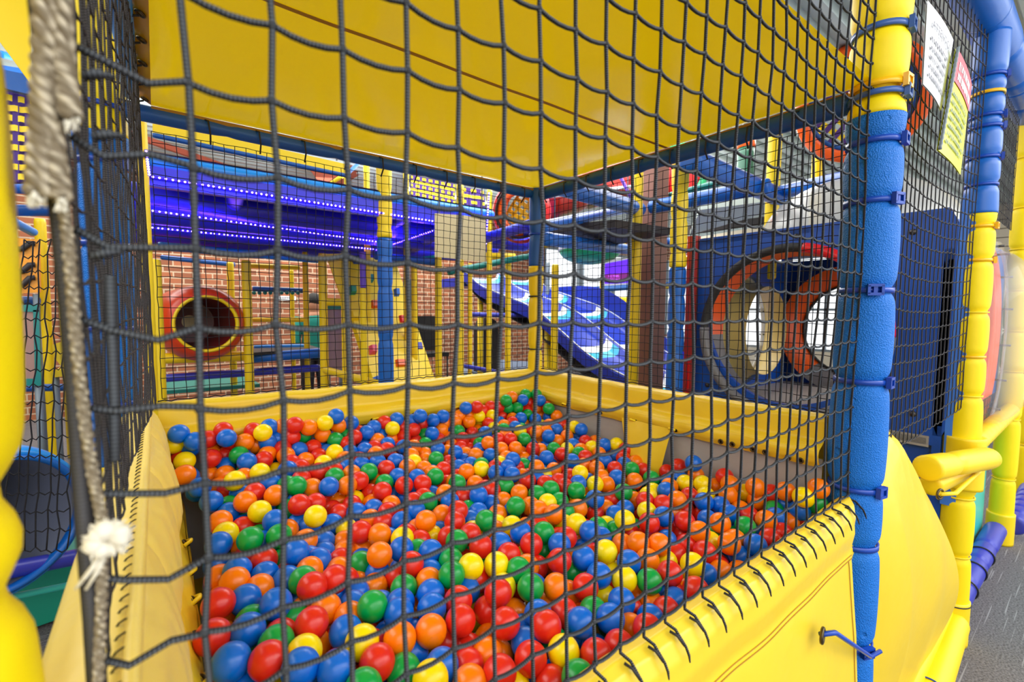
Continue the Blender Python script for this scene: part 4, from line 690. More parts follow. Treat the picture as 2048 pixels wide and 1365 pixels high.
# ================================================================ helpers for the play frame beyond
def vpost(px, y0, y1, Z, wpx, mat, label, name='padded_post', cat='post', group=None, ties=(), pts=None, seg=20):
    """an upright post: pixel column at mid height, seen from y0 (top) to y1, at depth Z, wpx wide"""
    ym = (max(0, y0) + y1) / 2; b = U(px, ym, Z); r = wpx * Z / FPX / 2 * .9
    zt = U(px, y0, Z).z
    zz = pts or [(0, zt, mat)]
    t = thing(name, (b.x, b.y, 0), label, cat, group)
    for (z0, z1, m) in zz:
        z1 = zt if z1 is None else z1
        foam((b.x, b.y, z0), (b.x, b.y, z1), r, [q - z0 for q in ties if z0 < q < z1], seg, .02, .13).build('foam_sleeve', m, t)
    return t
def prail(q0, q1, wpx, mat, label, name='padded_rail', cat='rail', group=None, ties=()):
    """rail between two (px, py, Z)"""
    a, b = U(*q0), U(*q1); r = wpx * (q0[2] + q1[2]) / 2 / FPX / 2 * .95
    return rod(name, a, b, r, mat, label, cat, group, ties)
def panel(poly, a, v, th, name, mat, label, cat, group=None, parent=None):
    """flat board: pixel polygon on the plane axis a = v, with thickness th along that axis"""
    d = Vector((0, 0, 0)); d[a] = th
    mb = MB().prism([on(x, y, a, v) for x, y in poly], d)
    if parent: return mb.build(name, mat, parent)
    return one(mb, name, mat, label, cat, group)
def holed(c, ex, ez, w, h, R, th, n=64):
    """board centred c, axes ex, ez, with a round hole"""
    c, ex, ez = Vector(c), Vector(ex), Vector(ez); nn = ex.cross(ez) * th; mb = MB(); pts_o, pts_i = [], []
    for i in range(n):
        a = 2 * PI * i / n; cx, cz = math.cos(a), math.sin(a); k = min(w / 2 / max(1e-6, abs(cx)), h / 2 / max(1e-6, abs(cz)))
        pts_o.append(c + ex * cx * k + ez * cz * k); pts_i.append(c + ex * cx * R + ez * cz * R)
    A = mb.add(pts_o); B = mb.add(pts_i); C_ = mb.add([p + nn for p in pts_o]); D_ = mb.add([p + nn for p in pts_i])
    for i in range(n):
        j = (i + 1) % n
        for q in ((A + i, A + j, B + j, B + i), (C_ + i, D_ + i, D_ + j, C_ + j), (A + i, C_ + i, C_ + j, A + j), (B + i, B + j, D_ + j, D_ + i)): mb.face(q, flat=True)
    return mb
def webbing(poly, a, v, nh, nv, name, label, wfrac=(.55, .35)):
    """woven straps on the plane axis a = v inside a pixel quad (tl, tr, br, bl)"""
    q = [on(x, y, a, v) for x, y in poly]; t = thing(name, q[3], label, 'net')
    nrm = Vector((0, 0, 0)); nrm[a] = .008
    f = lambda u, w: q[0].lerp(q[1], u).lerp(q[3].lerp(q[2], u), w)
    mb = MB()
    for j in range(nh):
        w0, w1 = (j + .2) / nh, (j + .2 + wfrac[0]) / nh
        mb.grid(nv * 2, 1, lambda u, w: f(u, w0 + (w1 - w0) * w) + nrm * math.cos(u * nv * 2 * PI) * (1 if j % 2 else -1))
    mb.build('cross_strap', m_yel, t); mb = MB()
    for i in range(nv):
        u0, u1 = (i + .3) / nv, (i + .3 + wfrac[1]) / nv
        mb.grid(1, nh * 2, lambda u, w: f(u0 + (u1 - u0) * u, w) + nrm * .4 * math.sin(w * nh * 2 * PI))
    mb.build('upright_strap', M('violet_webbing', (66, 30, 120), .6), t); return t

# ---------------------------------------------------------------- violet-lit deck beyond the far wall
dk = thing('play_deck', (-.3, 2.7, 0), 'raised play deck with blue beams and violet lit underside beyond the far wall', 'platform')
DZ = on(480, 350, 1, 2.62).z; X0 = on(296, 310, 1, 2.62).x; X1 = on(985, 440, 1, 2.62).x
def dbeam(p0, p1, r, mat, nm='deck_beam'): return foam(p0, p1, r, (), 20, .05).build(nm, mat, dk)
dbeam((X0, 2.62, DZ), (X1, 2.62, DZ), .036, m_skin_lb, 'front_beam')
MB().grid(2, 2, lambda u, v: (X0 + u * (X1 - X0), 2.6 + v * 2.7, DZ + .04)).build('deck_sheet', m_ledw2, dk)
MB().box((X0, 2.60, DZ - .13), (X1 - .28, 2.64, DZ - .03)).build('fascia', m_deck, dk)
for Y in (3.3, 3.85, 4.5, 5.2): dbeam((X0 - .2, Y, DZ - .06), (X1 + .9, Y, DZ - .06), .085, m_deck)
for x in (-1.0, .1, .62, 1.2): dbeam((x, 2.62, DZ - .04), (x + .25, 5.2, DZ - .04), .05, m_deck, 'cross_beam')
dbeam((X1 - .3, 2.62, DZ - .05), (X1 + .4, 5.2, DZ - .05), .06, m_deck)
def led(q0, q1, n, lab):
    t = thing('light_strip', q0, lab, 'light strip', 'violet light strips')
    q0, q1 = Vector(q0), Vector(q1); MB().tube([q0, q1], .007, 6).build('housing', m_strip, t)
    L = (q1 - q0).length; me = None
    for k in range(n):
        p = q0.lerp(q1, (k + .5 + random.uniform(-.12, .12)) / n)
        if me is None: o = MB().sphere((0, 0, 0), .0048, 8, 6).build('bulb', m_ledw); me = o.data; me.transform(Matrix.Translation((0, 0, -.0048))); bpy.data.objects.remove(o)
        o = bpy.data.objects.new('bulb', me); COL.objects.link(o); o.parent = t; o.location = (p + (CAMP - p).normalized() * .008) - t.location
    d = bpy.data.lights.new('strip_glow', 'AREA'); d.shape = 'RECTANGLE'; d.size = L; d.size_y = .03; d.energy = 3.2 * L; d.color = (.17, .05, 1)
    o = bpy.data.objects.new('strip_glow', d); COL.objects.link(o); m = (q0 + q1) / 2; o.location = (m.x, m.y + .03, m.z - .02); o.rotation_euler = (math.radians(180), 0, math.atan2((q1 - q0).y, (q1 - q0).x)); return t
zl = on(480, 382, 1, 2.58).z
led(on(300, 353, 1, 2.58), on(868, 443, 1, 2.58), 62, 'violet light strip on the near edge of the lit deck, uppermost of the strips')
z2 = DZ - .16
led(on(300, 421, 2, z2), on(755, 484, 2, z2), 52, 'violet light strip in the middle of the deck underside')
led(on(300, 455, 2, z2), on(750, 499, 2, z2), 58, 'violet light strip lowest in view under the deck')
led(on(752, 500, 2, z2 - .02), on(868, 461, 2, z2 - .02), 34, 'violet light strip slanting back to the edge of the cream board')
led(on(826, 480, 1, 4.2), on(870, 492, 1, 4.2), 8, 'short violet light strip low beside the cream board')
led(on(978, 385, 1, 2.55), on(972, 490, 1, 2.55), 20, 'upright violet light strip on the yellow post beside the cream board')
led(on(292, 300, 1, 2.35), on(299, 352, 1, 2.35), 10, 'short upright violet light strip at the end of the lit deck')
# upper rail, posts and net over the deck
yb = thing('roof_band', on(320, 265, 1, 2.9), 'yellow vinyl band with blue rail under it above the lit deck', 'rail')
panel(((305, 240), (700, 330), (700, 350), (305, 268)), 1, 2.9, .03, 'vinyl_band', m_yel, None, None, None, yb)
foam(on(305, 270, 1, 2.9), on(700, 353, 1, 2.9), .014, (), 12, .05).build('blue_rail', m_skin_b2, yb)
prail((690, 352, 4.2), (722, 322, 4.6), 8, m_skin_b, 'short slanting blue rail at the end of the yellow band')
prail((660, 368, 4.6), (692, 348, 4.6), 8, m_yel, 'short slanting yellow brace above the lit deck'); prail((692, 345, 4.6), (692, 378, 4.6), 8, m_yel, 'short upright yellow brace above the lit deck')
vpost(733, 322, 385, 4.4, 13, m_yel, 'yellow post standing on the lit deck beside the nearest blue-yellow post')
for x, wv in ((812, 12),): vpost(x, 340, 400, 4.6, wv, m_yel, 'yellow post standing on the deck at the edge of the purple-backed webbing')
vpost(920, 370, 425, 4.2, 17, m_yel, 'yellow post standing on the deck above the cream board')
vpost(979, 380, 480, 3.9, 12, m_yel, 'yellow post carrying an upright violet light strip')
panel(((822, 350), (910, 368), (910, 418), (822, 398)), 1, 5.6, .03, 'violet_screen', M('violet_mesh', (46, 26, 96), .6), 'dark violet screen behind the yellow webbing on the deck', 'screen')
webbing(((822, 350), (910, 368), (910, 418), (822, 398)), 1, 5.4, 6, 7, 'strap_net', 'yellow webbing over the dark violet screen on the lit deck', (.62, .4))
panel(((928, 375), (968, 382), (974, 440), (928, 434)), 1, 5.6, .03, 'violet_screen', M('violet_mesh_dark', (52, 28, 100), .6), 'narrow dark violet screen behind curved yellow straps above the cream board', 'screen')
webbing(((926, 374), (966, 380), (972, 438), (926, 432)), 1, 5.4, 5, 2, 'strap_net', 'yellow curved straps above the cream board', (.5, .5))
one(MB().prism([on(x, y, 1, 2.3) for x, y in ((871, 427), (972, 434), (972, 524), (871, 514))], (0, .012, 0)), 'cream_board', m_board, 'blank cream board hung behind the far netting', 'board')

# ---------------------------------------------------------------- posts of the play frame
e1 = vpost(770, 327, 765, 3.1, 34, m_yel, 'yellow foam post with a blue lower half in front of the climbing ramp', pts=[(0, 1.93, m_skin_b), (1.93, None, m_yel)], ties=(2.23, 2.0, 1.6, 1.8, 1.25), seg=28)
g1 = vpost(1355, 312, 785, 2.9, 37, m_yel, 'yellow foam post with a blue lower half beside the brown steel column', pts=[(0, 1.73, m_skin_b), (1.73, None, m_yel)], ties=(1.82, 2.03, 2.2, 1.55, 1.35, 1.2), seg=28)
vpost(1271, 340, 775, 3.5, 23, m_yel, 'slim yellow post touching the brown steel column'); cq = U(1297, 600, 3.75)
one(MB().box((cq.x - .04, cq.y - .07, 0), (cq.x + .13, cq.y + .07, 3.38)), 'steel_column', m_steel, 'square brown steel column rising past the canopy edge', 'column')
vpost(294, 222, 800, 2.3, 20, m_yel, 'pale yellow post just past the far end of the dense side net'); vpost(316, 520, 800, 2.7, 22, m_yel, 'shorter yellow post beside the red tunnel mouth')
for x, t0, Z, wd, lab in ((877, 512, 4.0, 15, 'yellow post directly under the edge of the cream board'), (918, 520, 3.6, 15, 'crinkled yellow post under the cream board'), (940, 528, 4.6, 10, 'slim yellow post before the top of the wave slide'), (1016, 525, 4.3, 13, 'yellow post crossing the upper part of the wave slide'), (1109, 530, 3.9, 16, 'yellow post crossing the middle of the wave slide'), (829, 520, 4.6, 14, 'yellow post behind the top of the climbing ramp'), (1201, 560, 7.0, 7, 'thin yellow post before the bright windows')):
    vpost(x, t0, 770, Z, wd, m_yel, lab)
prail((750, 512, 3.6), (872, 525, 4.0), 16, m_skin_b2, 'dark blue rail between the ramp post and the cream board'); prail((780, 528, 4.2), (872, 516, 4.3), 12, m_teal, 'teal rail curving toward the cream board')
prail((895, 545, 4.0), (1062, 512, 4.3), 13, m_teal, 'teal rail above the top of the wave slide'); prail((960, 480, 3.5), (1062, 450, 3.0), 22, M('violet_blue_vinyl', (34, 36, 220), .35), 'violet blue padded beam running from the cream board to the slim corner post', 'padded_beam', 'beam')
prail((930, 510, 4.3), (1030, 514, 4.5), 14, m_yel, 'short mottled yellow rail above the wave slide')

# ---------------------------------------------------------------- toddler area at the back
bb = on(640, 600, 1, 6.0)
rt = thing('crawl_tunnel', on(405, 700, 1, 5.2), 'red orange crawl tunnel with a yellow rimmed mouth before the brick wall', 'tunnel')
c = on(412, 648, 1, 4.55); ax = (Vector((CAMP.x + .9, CAMP.y, c.z)) - c).normalized(); rr = 62 * (c - CAMP).dot(FWD) / FPX
e1_ = ax.orthogonal().normalized(); e2_ = ax.cross(e1_)
def lathe(c, ax, prof, n=48, mi=0):
    c = Vector(c); ax = Vector(ax).normalized(); a = ax.orthogonal().normalized(); b = ax.cross(a); mb = MB()
    base = [mb.add([c + ax * h + (a * math.cos(2 * PI * i / n) + b * math.sin(2 * PI * i / n)) * r for i in range(n)]) for r, h in prof]
    for k in range(len(prof) - 1):
        for i in range(n): j = (i + 1) % n; mb.face((base[k] + i, base[k] + j, base[k + 1] + j, base[k + 1] + i))
    return mb
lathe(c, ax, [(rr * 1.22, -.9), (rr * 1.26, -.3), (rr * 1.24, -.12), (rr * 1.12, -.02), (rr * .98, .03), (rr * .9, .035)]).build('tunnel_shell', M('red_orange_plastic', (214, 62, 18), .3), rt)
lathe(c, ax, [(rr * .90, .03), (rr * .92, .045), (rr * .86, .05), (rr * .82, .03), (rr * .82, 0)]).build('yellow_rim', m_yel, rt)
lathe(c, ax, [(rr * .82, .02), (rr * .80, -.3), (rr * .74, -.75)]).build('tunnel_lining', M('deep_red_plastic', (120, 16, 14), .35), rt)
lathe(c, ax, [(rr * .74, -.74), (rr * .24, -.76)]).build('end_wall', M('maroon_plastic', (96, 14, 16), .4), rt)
lathe(c + e1_ * 0, ax, [(rr * .24, -.76), (.002, -.77)], 24).build('end_window', m_board, rt)
prail((316, 718, 4.2), (500, 712, 4.6), 22, m_yel, 'yellow padded beam under the red tunnel mouth'); prail((316, 758, 4.4), (640, 736, 5.0), 16, m_indigo, 'indigo padded beam low behind the far pit wall')
panel(((325, 790), (520, 775), (490, 757), (330, 765)), 2, .55, .04, 'teal_mat', m_teal, 'teal mat on the floor behind the far pit wall', 'mat')
prail((316, 492, 4.0), (640, 520, 4.7), 16, m_skin_lb, 'light blue rail above the brick wall and tunnel'); prail((322, 515, 5.2), (470, 530, 5.4), 10, m_skin_b2, 'knobbly dark blue rail just above the red tunnel')
for x, t0, b0, Z, wd, lab in ((496, 522, 790, 4.4, 19, 'yellow post beside the red tunnel mouth'), (462, 525, 640, 5.2, 14, 'yellow post behind the red tunnel'), (612, 505, 700, 5.0, 12, 'yellow post beside the teal shirted figure'), (647, 508, 752, 4.3, 18, 'yellow post on the near side of the mauve panel'), (687, 508, 700, 4.1, 10, 'slim yellow post at the ramp side of the mauve panel'), (585, 540, 730, 5.6, 9, 'thin wavy yellow post before the brick wall')):
    vpost(x, t0, b0, Z, wd, m_yel, lab)
prail((500, 532, 5.0), (600, 536, 5.3), 10, m_yel, 'thin yellow rail across the brick wall'); prail((505, 578, 5.0), (608, 582, 5.2), 11, m_skin_b2, 'dark blue rail with beads across the brick wall'); prail((505, 640, 5.0), (612, 640, 5.2), 10, m_yel, 'yellow rail at mid height across the brick wall')
mb = MB()
for k in range(9): mb.sphere(U(508 + k * 11, 586, 5.05), .022, 10, 8)
one(mb, 'bead_string', m_teal, 'string of teal beads under the dark blue rail', 'beads', None)['kind'] = 'stuff'
st = thing('step_platform', on(570, 712, 1, 4.8), 'blue edged step platform between yellow posts before the brick wall', 'platform')
foam(U(504, 716, 4.6), U(644, 706, 4.9), .052, (), 20, .05).build('front_edge', m_skin_b, st); panel(((506, 712), (640, 702), (608, 692), (510, 698)), 2, U(560, 704, 4.8).z - .01, .03, 'step_top', m_black, None, None, None, st)
foam(U(508, 696, 5.0), U(610, 694, 5.2), .03, (), 16, .05).build('back_edge', m_skin_lb, st)
q = on(548, 593, 1, 7.9); sg = thing('wall_sign', q, 'small white sign on the brick wall above the yellow mid rail', 'sign')
MB().prism([on(x, y, 1, 7.96) for x, y in ((557, 592), (592, 593), (592, 602), (557, 601))], (0, .03, 0)).build('sign_board', m_white, sg)
mb = MB()
for k in range(7): mb.prism([on(x, y, 1, 7.955) for x, y in ((560 + k * 4.4, 595), (563 + k * 4.4, 595.2), (563 + k * 4.4, 597.2), (560 + k * 4.4, 597))], (0, .004, 0))
mb.build('blurred_print', m_ink, sg)
mp = thing('mauve_board', on(668, 690, 1, 4.5), 'mauve play panel with a teal edge beside the climbing ramp', 'panel')
panel(((655, 618), (682, 618), (684, 742), (657, 742)), 1, 4.2, .03, 'board', m_mauve, None, None, None, mp)
panel(((652, 612), (684, 612), (684, 619), (652, 619)), 1, 4.19, .04, 'teal_edge', m_teal, None, None, None, mp)
prail((650, 604, 4.3), (684, 605, 4.3), 16, m_yel, 'short thick yellow rail above the mauve panel'); prail((650, 740, 4.3), (760, 770, 3.6), 16, m_yel, 'yellow rail sloping to the foot of the climbing ramp')
# climbing ramp
cr = thing('climbing_ramp', on(800, 760, 1, 3.6), 'sloping yellow climbing ramp with coloured holds', 'climbing wall')
yr = 3.75
mb = MB(); tl, tr, brr, bll = on(662, 508, 1, 4.5), on(790, 520, 1, 4.9), on(872, 765, 1, 3.7), on(752, 775, 1, 3.5)
nn = (tr - tl).cross(bll - tl).normalized() * -.05
if nn.y < 0: nn = -nn
mb.prism([tl, tr, brr, bll], nn).build('ramp_board', m_yel, cr)
panel(((640, 508), (688, 508), (688, 598), (684, 598), (655, 515)), 1, 4.05, .03, 'side_gusset', m_yel, None, None, None, cr)
def onramp(px, py):
    n_ = (tr - tl).cross(bll - tl); d = ray(px, py); return CAMP + d * ((tl - CAMP).dot(n_) / d.dot(n_))
for (x, y, wv, hv, m, lab) in ((702, 583, 13, 17, m_green, 'green'), (738, 560, 10, 16, m_teal, 'teal'), (745, 612, 16, 16, m_orange, 'orange'), (804, 642, 22, 17, m_red, 'red'), (743, 702, 13, 18, M('pink_plastic', (226, 70, 92), .4), 'pink'), (828, 696, 26, 17, m_indigo, 'indigo'), (797, 730, 22, 16, m_orange, 'orange'), (790, 588, 10, 16, m_skin_b, 'blue'), (706, 634, 18, 16, m_yel, 'yellow'), (714, 522, 20, 14, m_skin_b2, 'dark blue'), (756, 762, 22, 12, m_skin_b, 'blue')):
    nrm = nn.normalized() * -1; a = [onramp(x + dx * wv / 2, y + dy * hv / 2) for dx, dy in ((-1, -1), (1, -1), (1.25, 1), (-.75, 1))]
    mb = MB(); cc = sum(a, Vector()) / 4; top_ = [cc + (p - cc) * .7 + nrm * .05 for p in a]
    n0 = mb.add(a + top_)
    for f in ((4, 5, 6, 7), (0, 1, 5, 4), (1, 2, 6, 5), (2, 3, 7, 6), (3, 0, 4, 7), (3, 2, 1, 0)): mb.face([n0 + k for k in f], flat=True)
    mb.build('climbing_hold', m, cr)
vpost(727, 505, 770, 3.6, 13, m_purple, 'violet-lit yellow post in front of the climbing ramp', pts=[(0, 1.62, m_yel), (1.62, None, m_purple)])  # yellow post; violet light on its upper part is put in as sleeve colour
# a figure standing half hidden between the yellow posts
def figure(base, h, top_mat, low_mat, label):
    t = thing('person', base, label, 'person'); b = Vector(base); f = (CAMP - b); f.z = 0; f.normalize(); s = Vector((-f.y, f.x, 0))
    def P(x, y, z): return b + s * x * h + f * y * h + Vector((0, 0, z * h))
    V = [P(0, 0, .52), P(0, 0, .64), P(0, 0, .78), P(0, 0, .85), P(0, .01, .9), P(0, .012, .955), P(.055, 0, .5), P(.06, .01, .28), P(.06, 0, .04), P(.062, .05, .015), P(-.055, 0, .5), P(-.06, .01, .28), P(-.06, 0, .04), P(-.062, .05, .015), P(.11, 0, .805), P(.135, .01, .64), P(.13, .06, .5), P(.13, .075, .45), P(-.11, 0, .805), P(-.135, .01, .64), P(-.13, .06, .5), P(-.13, .075, .45)]
    E = [(0, 1), (1, 2), (2, 3), (3, 4), (4, 5), (0, 6), (6, 7), (7, 8), (8, 9), (0, 10), (10, 11), (11, 12), (12, 13), (2, 14), (14, 15), (15, 16), (16, 17), (2, 18), (18, 19), (19, 20), (20, 21)]
    R = [.085, .075, .085, .035, .055, .045, .058, .042, .026, .022, .058, .042, .026, .022, .04, .03, .022, .014, .04, .03, .022, .014]
    me = bpy.data.meshes.new('body'); me.from_pydata([v - b for v in V], E, []); o = bpy.data.objects.new('body', me); COL.objects.link(o); o.parent = t
    sk = o.modifiers.new('skin', 'SKIN'); me.skin_vertices[0].data[0].use_root = True
    for i, r in enumerate(R): me.skin_vertices[0].data[i].radius = (r * h, r * h * .8)
    sub = o.modifiers.new('sub', 'SUBSURF'); sub.levels = 2; sub.render_levels = 2; me.materials.append(m_skinc)
    for m_ in o.modifiers: pass
    def clo(nm, prof, mat, off=0): 
        mb = MB(); n = 20; base_ = []
        for (z, rx, ry) in prof: base_.append(mb.add([P(off + rx * math.cos(2 * PI * i / n), ry * math.sin(2 * PI * i / n), z) for i in range(n)]))
        for k in range(len(prof) - 1):
            for i in range(n): mb.face((base_[k] + i, base_[k] + (i + 1) % n, base_[k + 1] + (i + 1) % n, base_[k + 1] + i))
        return mb.build(nm, mat, t)
    clo('top', [(.47, .1, .075), (.55, .105, .08), (.66, .095, .075), (.76, .125, .078), (.81, .115, .065), (.835, .05, .045)], top_mat)
    for sgn in (-1, 1):
        MB().tube([P(.112 * sgn, 0, .81), P(.138 * sgn, .01, .64), P(.132 * sgn, .055, .52)], [.046 * h, .036 * h, .03 * h], 12).build('sleeve', top_mat, t)
        MB().tube([P(.05 * sgn, 0, .54), P(.06 * sgn, .01, .28), P(.06 * sgn, 0, .05)], [.07 * h, .05 * h, .038 * h], 14).build('trouser_leg', low_mat, t)
    mb = MB(); mb.sphere(P(0, -.012, .945), .062 * h, 18, 12, sc=(1, 1, 1.1)); mb.sphere(P(0, -.04, .88), .05 * h, 14, 10, sc=(1, .8, 1.4)); mb.build('hair', m_hair, t)
    for sgn in (-1, 1): MB().sphere(P(.02 * sgn, .062, .945), .006 * h, 8, 6).build('eye', m_hair, t)
    return t
q = on(629, 660, 1, 6.4); figure((q.x, q.y, 0), 1.66, m_teal_c, m_person_d, 'person in a teal top and dark trousers standing behind the yellow posts')
q = on(797, 660, 1, 6.9); figure((q.x, q.y, 0), 1.7, m_person_d, m_person_d, 'person in dark clothes standing behind the climbing ramp')
panel(((808, 560), (825, 560), (825, 655), (812, 640)), 1, 6.5, .03, 'teal_board', M('dark_teal_board', (18, 84, 84), .5), 'dark teal board behind the climbing ramp', 'board')
ch = thing('wire_chair', on(850, 700, 1, 6.2), 'black chair with a shiny curved back by the brick wall', 'chair')
q = on(848, 690, 1, 6.2); mb = MB(); mb.grid(12, 10, lambda u, v: q + Vector(((u - .5) * .42, .06 * math.cos((u - .5) * 3), v * .55 - .1))); mb.grid(12, 10, lambda u, v: q + Vector(((.5 - u) * .42, .06 * math.cos((u - .5) * 3) + .02, v * .55 - .1))); mb.build('backrest', m_black, ch)
MB().box((q.x - .22, q.y - .4, q.z - .16), (q.x + .22, q.y, q.z - .1)).build('seat', m_black, ch)
for sx in (-.2, .2):
    for sy in (-.38, -.02): MB().tube([(q.x + sx, q.y + sy, q.z - .12), (q.x + sx, q.y + sy, 0)], .014, 8).build('leg', m_chrome, ch)
vb = thing('dark_padding', on(985, 700, 1, 5.5), 'dark grey padded arch shape under the top of the wave slide', 'padding')
panel(((966, 755), (966, 660), (972, 642), (982, 636), (992, 642), (998, 660), (998, 755)), 1, 5.2, .25, 'arch_board', m_under, None, None, None, vb)
prail((938, 629, 5.4), (1056, 632, 5.6), 10, m_indigo, 'indigo rail under the wave slide'); prail((925, 732, 4.6), (1010, 747, 4.4), 9, m_indigo, 'low indigo rail in front of the arch shape')
panel(((905, 752), (1060, 752), (1060, 728), (960, 722)), 2, .5, .04, 'grey_blue_mat', M('grey_blue_mat_m', (120, 140, 168), .5), 'grey blue mat under the wave slide', 'mat')
# ---------------------------------------------------------------- wave slide
sl = thing('wave_slide', (2.2, 3.2, 0), 'blue two-lane wave slide with white and aqua stripes descending behind the far corner', 'slide')
SX0, SX1, SX2 = 2.0, 2.62, 3.24
near = [on(x, y, 0, SX0) for x, y in ((925, 540), (957, 573), (995, 588.6), (1052, 611), (1087, 634), (1128.6, 672), (1166.7, 706.7), (1204.8, 733), (1244.8, 754), (1290, 775), (1345, 798))]
yz = [(p.y, p.z) for p in near]
yz.sort(reverse=True)
def zof(y):
    if y >= yz[0][0]: return yz[0][1]
    for (a, za), (b, zb) in zip(yz, yz[1:]):
        if b <= y <= a:
            t = (a - y) / (a - b); return za + (zb - za) * t
    return yz[-1][1]
Y0, Y1 = yz[0][0], yz[-1][0]
def zs_(y): return sum(zof(y + d) for d in (-.12, -.06, 0, .06, .12)) / 5
def lane(x0, x1):
    cs = [(0, .0), (.03, .012), (.06, .0), (.09, -.06), (.2, -.085), (.5, -.09), (.8, -.085), (.91, -.06), (.94, .0), (.97, .012), (1, 0)]
    mb = MB(); ny = 70; base = []
    for j in range(ny + 1):
        y = Y0 + (Y1 - Y0) * j / ny; base.append(mb.add([(x0 + (x1 - x0) * u, y, zs_(y) + dz) for u, dz in cs]))
    for j in range(ny):
        y = Y0 + (Y1 - Y0) * (j + .5) / ny
        for k in range(len(cs) - 1):
            s = ((y - Y1) / (Y0 - Y1)) * 4.6; fr = s % 1; band = 2 <= k <= 7 and True
            diag = (fr + .0 * k)
            mi = 0
            if 2 <= k <= 7:
                if .55 < fr < .68: mi = 1
                elif .42 < fr <= .55: mi = 2
            mb.face((base[j] + k, base[j + 1] + k, base[j + 1] + k + 1, base[j] + k + 1), mi=mi)
    for k0 in (0, len(cs) - 1): pass
    return mb
lane(SX0, SX1).build('slide_lane', [m_slide, m_white, m_aqua], sl); lane(SX1, SX2).build('slide_lane', [m_slide, m_white, m_aqua], sl)
for x in (SX0 + .012, SX1, SX2 - .012):
    MB().tube([(x, Y0 + (Y1 - Y0) * j / 60, zs_(Y0 + (Y1 - Y0) * j / 60) + .016) for j in range(61)], .006, 6).build('white_pinstripe', m_white, sl)
mb = MB()
mb.grid(60, 4, lambda u, v: (SX0, Y0 + (Y1 - Y0) * u, zs_(Y0 + (Y1 - Y0) * u) - v * .13)); mb.build('side_wall', m_slide, sl)
mb = MB(); mb.grid(60, 2, lambda u, v: (SX0 + v * (SX2 - SX0), Y0 + (Y1 - Y0) * u, zs_(Y0 + (Y1 - Y0) * u) - .13 - .1 * math.sin(PI * v) - .12 * math.sin(PI * u))); mb.build('underside', m_under, sl)
mb = MB(); mb.grid(60, 4, lambda u, v: (SX2, Y0 + (Y1 - Y0) * u, zs_(Y0 + (Y1 - Y0) * u) - v * .13 + (.26 * max(0, math.sin(PI * (u - .1) / .8)) if v == 0 else 0))); mb.build('far_wall', m_slide, sl)
for y in (Y0 - .3, (Y0 + Y1) / 2): MB().tube([(SX0 + .1, y, zs_(y) - .15), (SX0 + .1, y, 0)], .04, 14).build('support_post', m_yel, sl)
MB().box((SX0, Y0, zs_(Y0) - .2), (SX2, Y0 + .7, zs_(Y0) - .08)).build('top_landing', m_slide, sl)

# ---------------------------------------------------------------- blue box with the round openings, past the pit
bxX0, bxX1, bxZ0, bxZ1 = 1.33, 2.62, .88, 1.9
L_ = on(1408, 660, 0, bxX0); T_ = on(1570, 492, 0, bxX0); B_ = on(1570, 838, 0, bxX0)
cz = (T_.z + B_.z) / 2; Rr = (T_.z - B_.z) / 2; cy = L_.y - Rr
box = thing('crawl_box', (1.95, .62, bxZ0), 'blue crawl box with large round openings past the grey-lined pit wall', 'play box')
def pl(c, ex, w, h, R, th, nm, mat=None): return holed(c, ex, (0, 0, 1), w, h, R, th).build(nm, mat or m_panel, box)
yA, yB = .05, 1.235
fp = holed((bxX0, cy, (bxZ0 + bxZ1) / 2), (0, 1, 0), (0, 0, 1), 2 * max(yB - cy, cy - yA), bxZ1 - bxZ0 + .02, Rr * .93, .03)
fp.v = [(x, min(max(y, yA), yB), z) for x, y, z in fp.v]; fp.build('ring_panel', m_panel, box)
oc = Vector((bxX0 - .02, cy, cz)); 
def arc(R, r, a0, a1, dx, mat, nm, nu=40):
    pts = [oc + Vector((dx, math.cos(a0 + (a1 - a0) * i / nu) * R, math.sin(a0 + (a1 - a0) * i / nu) * R)) for i in range(nu + 1)]
    return MB().tube(pts, r, 12).build(nm, mat, box)
arc(Rr * .97, .028, math.radians(180), math.radians(362), 0, m_pad, 'padded_ring')
arc(Rr * .97, .024, math.radians(-2), math.radians(100), 0, m_black, 'black_ring')
arc(Rr * .97, .026, math.radians(100), math.radians(180), 0, m_red, 'red_ring')
def band(R0, R1, a0, a1, d0, d1, mat, nm, nu=48):
    return MB().grid(nu, 3, lambda u, v: oc + Vector((d0 + (d1 - d0) * v, math.cos(a0 + (a1 - a0) * u) * (R0 + (R1 - R0) * v), math.sin(a0 + (a1 - a0) * u) * (R0 + (R1 - R0) * v)))).build(nm, mat, box)
band(Rr * .95, Rr * .9, math.radians(-4), math.radians(184), .0, .16, m_orange, 'orange_lining'); band(Rr * .95, Rr * .9, math.radians(184), math.radians(356), .0, .16, m_pad, 'grey_lining')
wc = Vector(((bxX0 + bxX1) / 2 + .12, yB, cz + .02)); fc = Vector((1.92, yB, 1.33))
pl(fc, (1, 0, 0), 1.18, bxZ1 - bxZ0, .38, .03, 'far_panel'); MB().box((2.5, yB - .03, bxZ0), (bxX1, yB, bxZ1)).build('far_infill', m_panel, box)
pl(Vector((wc.x, .09, cz - .02)), (1, 0, 0), bxX1 - bxX0 + .24, bxZ1 - bxZ0, .45, .03, 'near_panel')
MB().torus((wc.x, .075, cz - .02), (0, 1, 0), .452, .022, 48, 10).build('orange_lip', m_orange, box)
ey_ = on(1560, 660, 0, bxX1 - .12).y; eR = .46; ec = Vector((bxX1, ey_ - eR, cz - .01)); ew = 2 * max(yB - ec.y, ec.y - .1)
ep = holed(ec, (0, 1, 0), (0, 0, 1), ew, bxZ1 - bxZ0 + .02, .36, .03); ep.v = [(x, min(max(y, .1), yB), z) for x, y, z in ep.v]; ep.build('end_panel', m_panel, box)
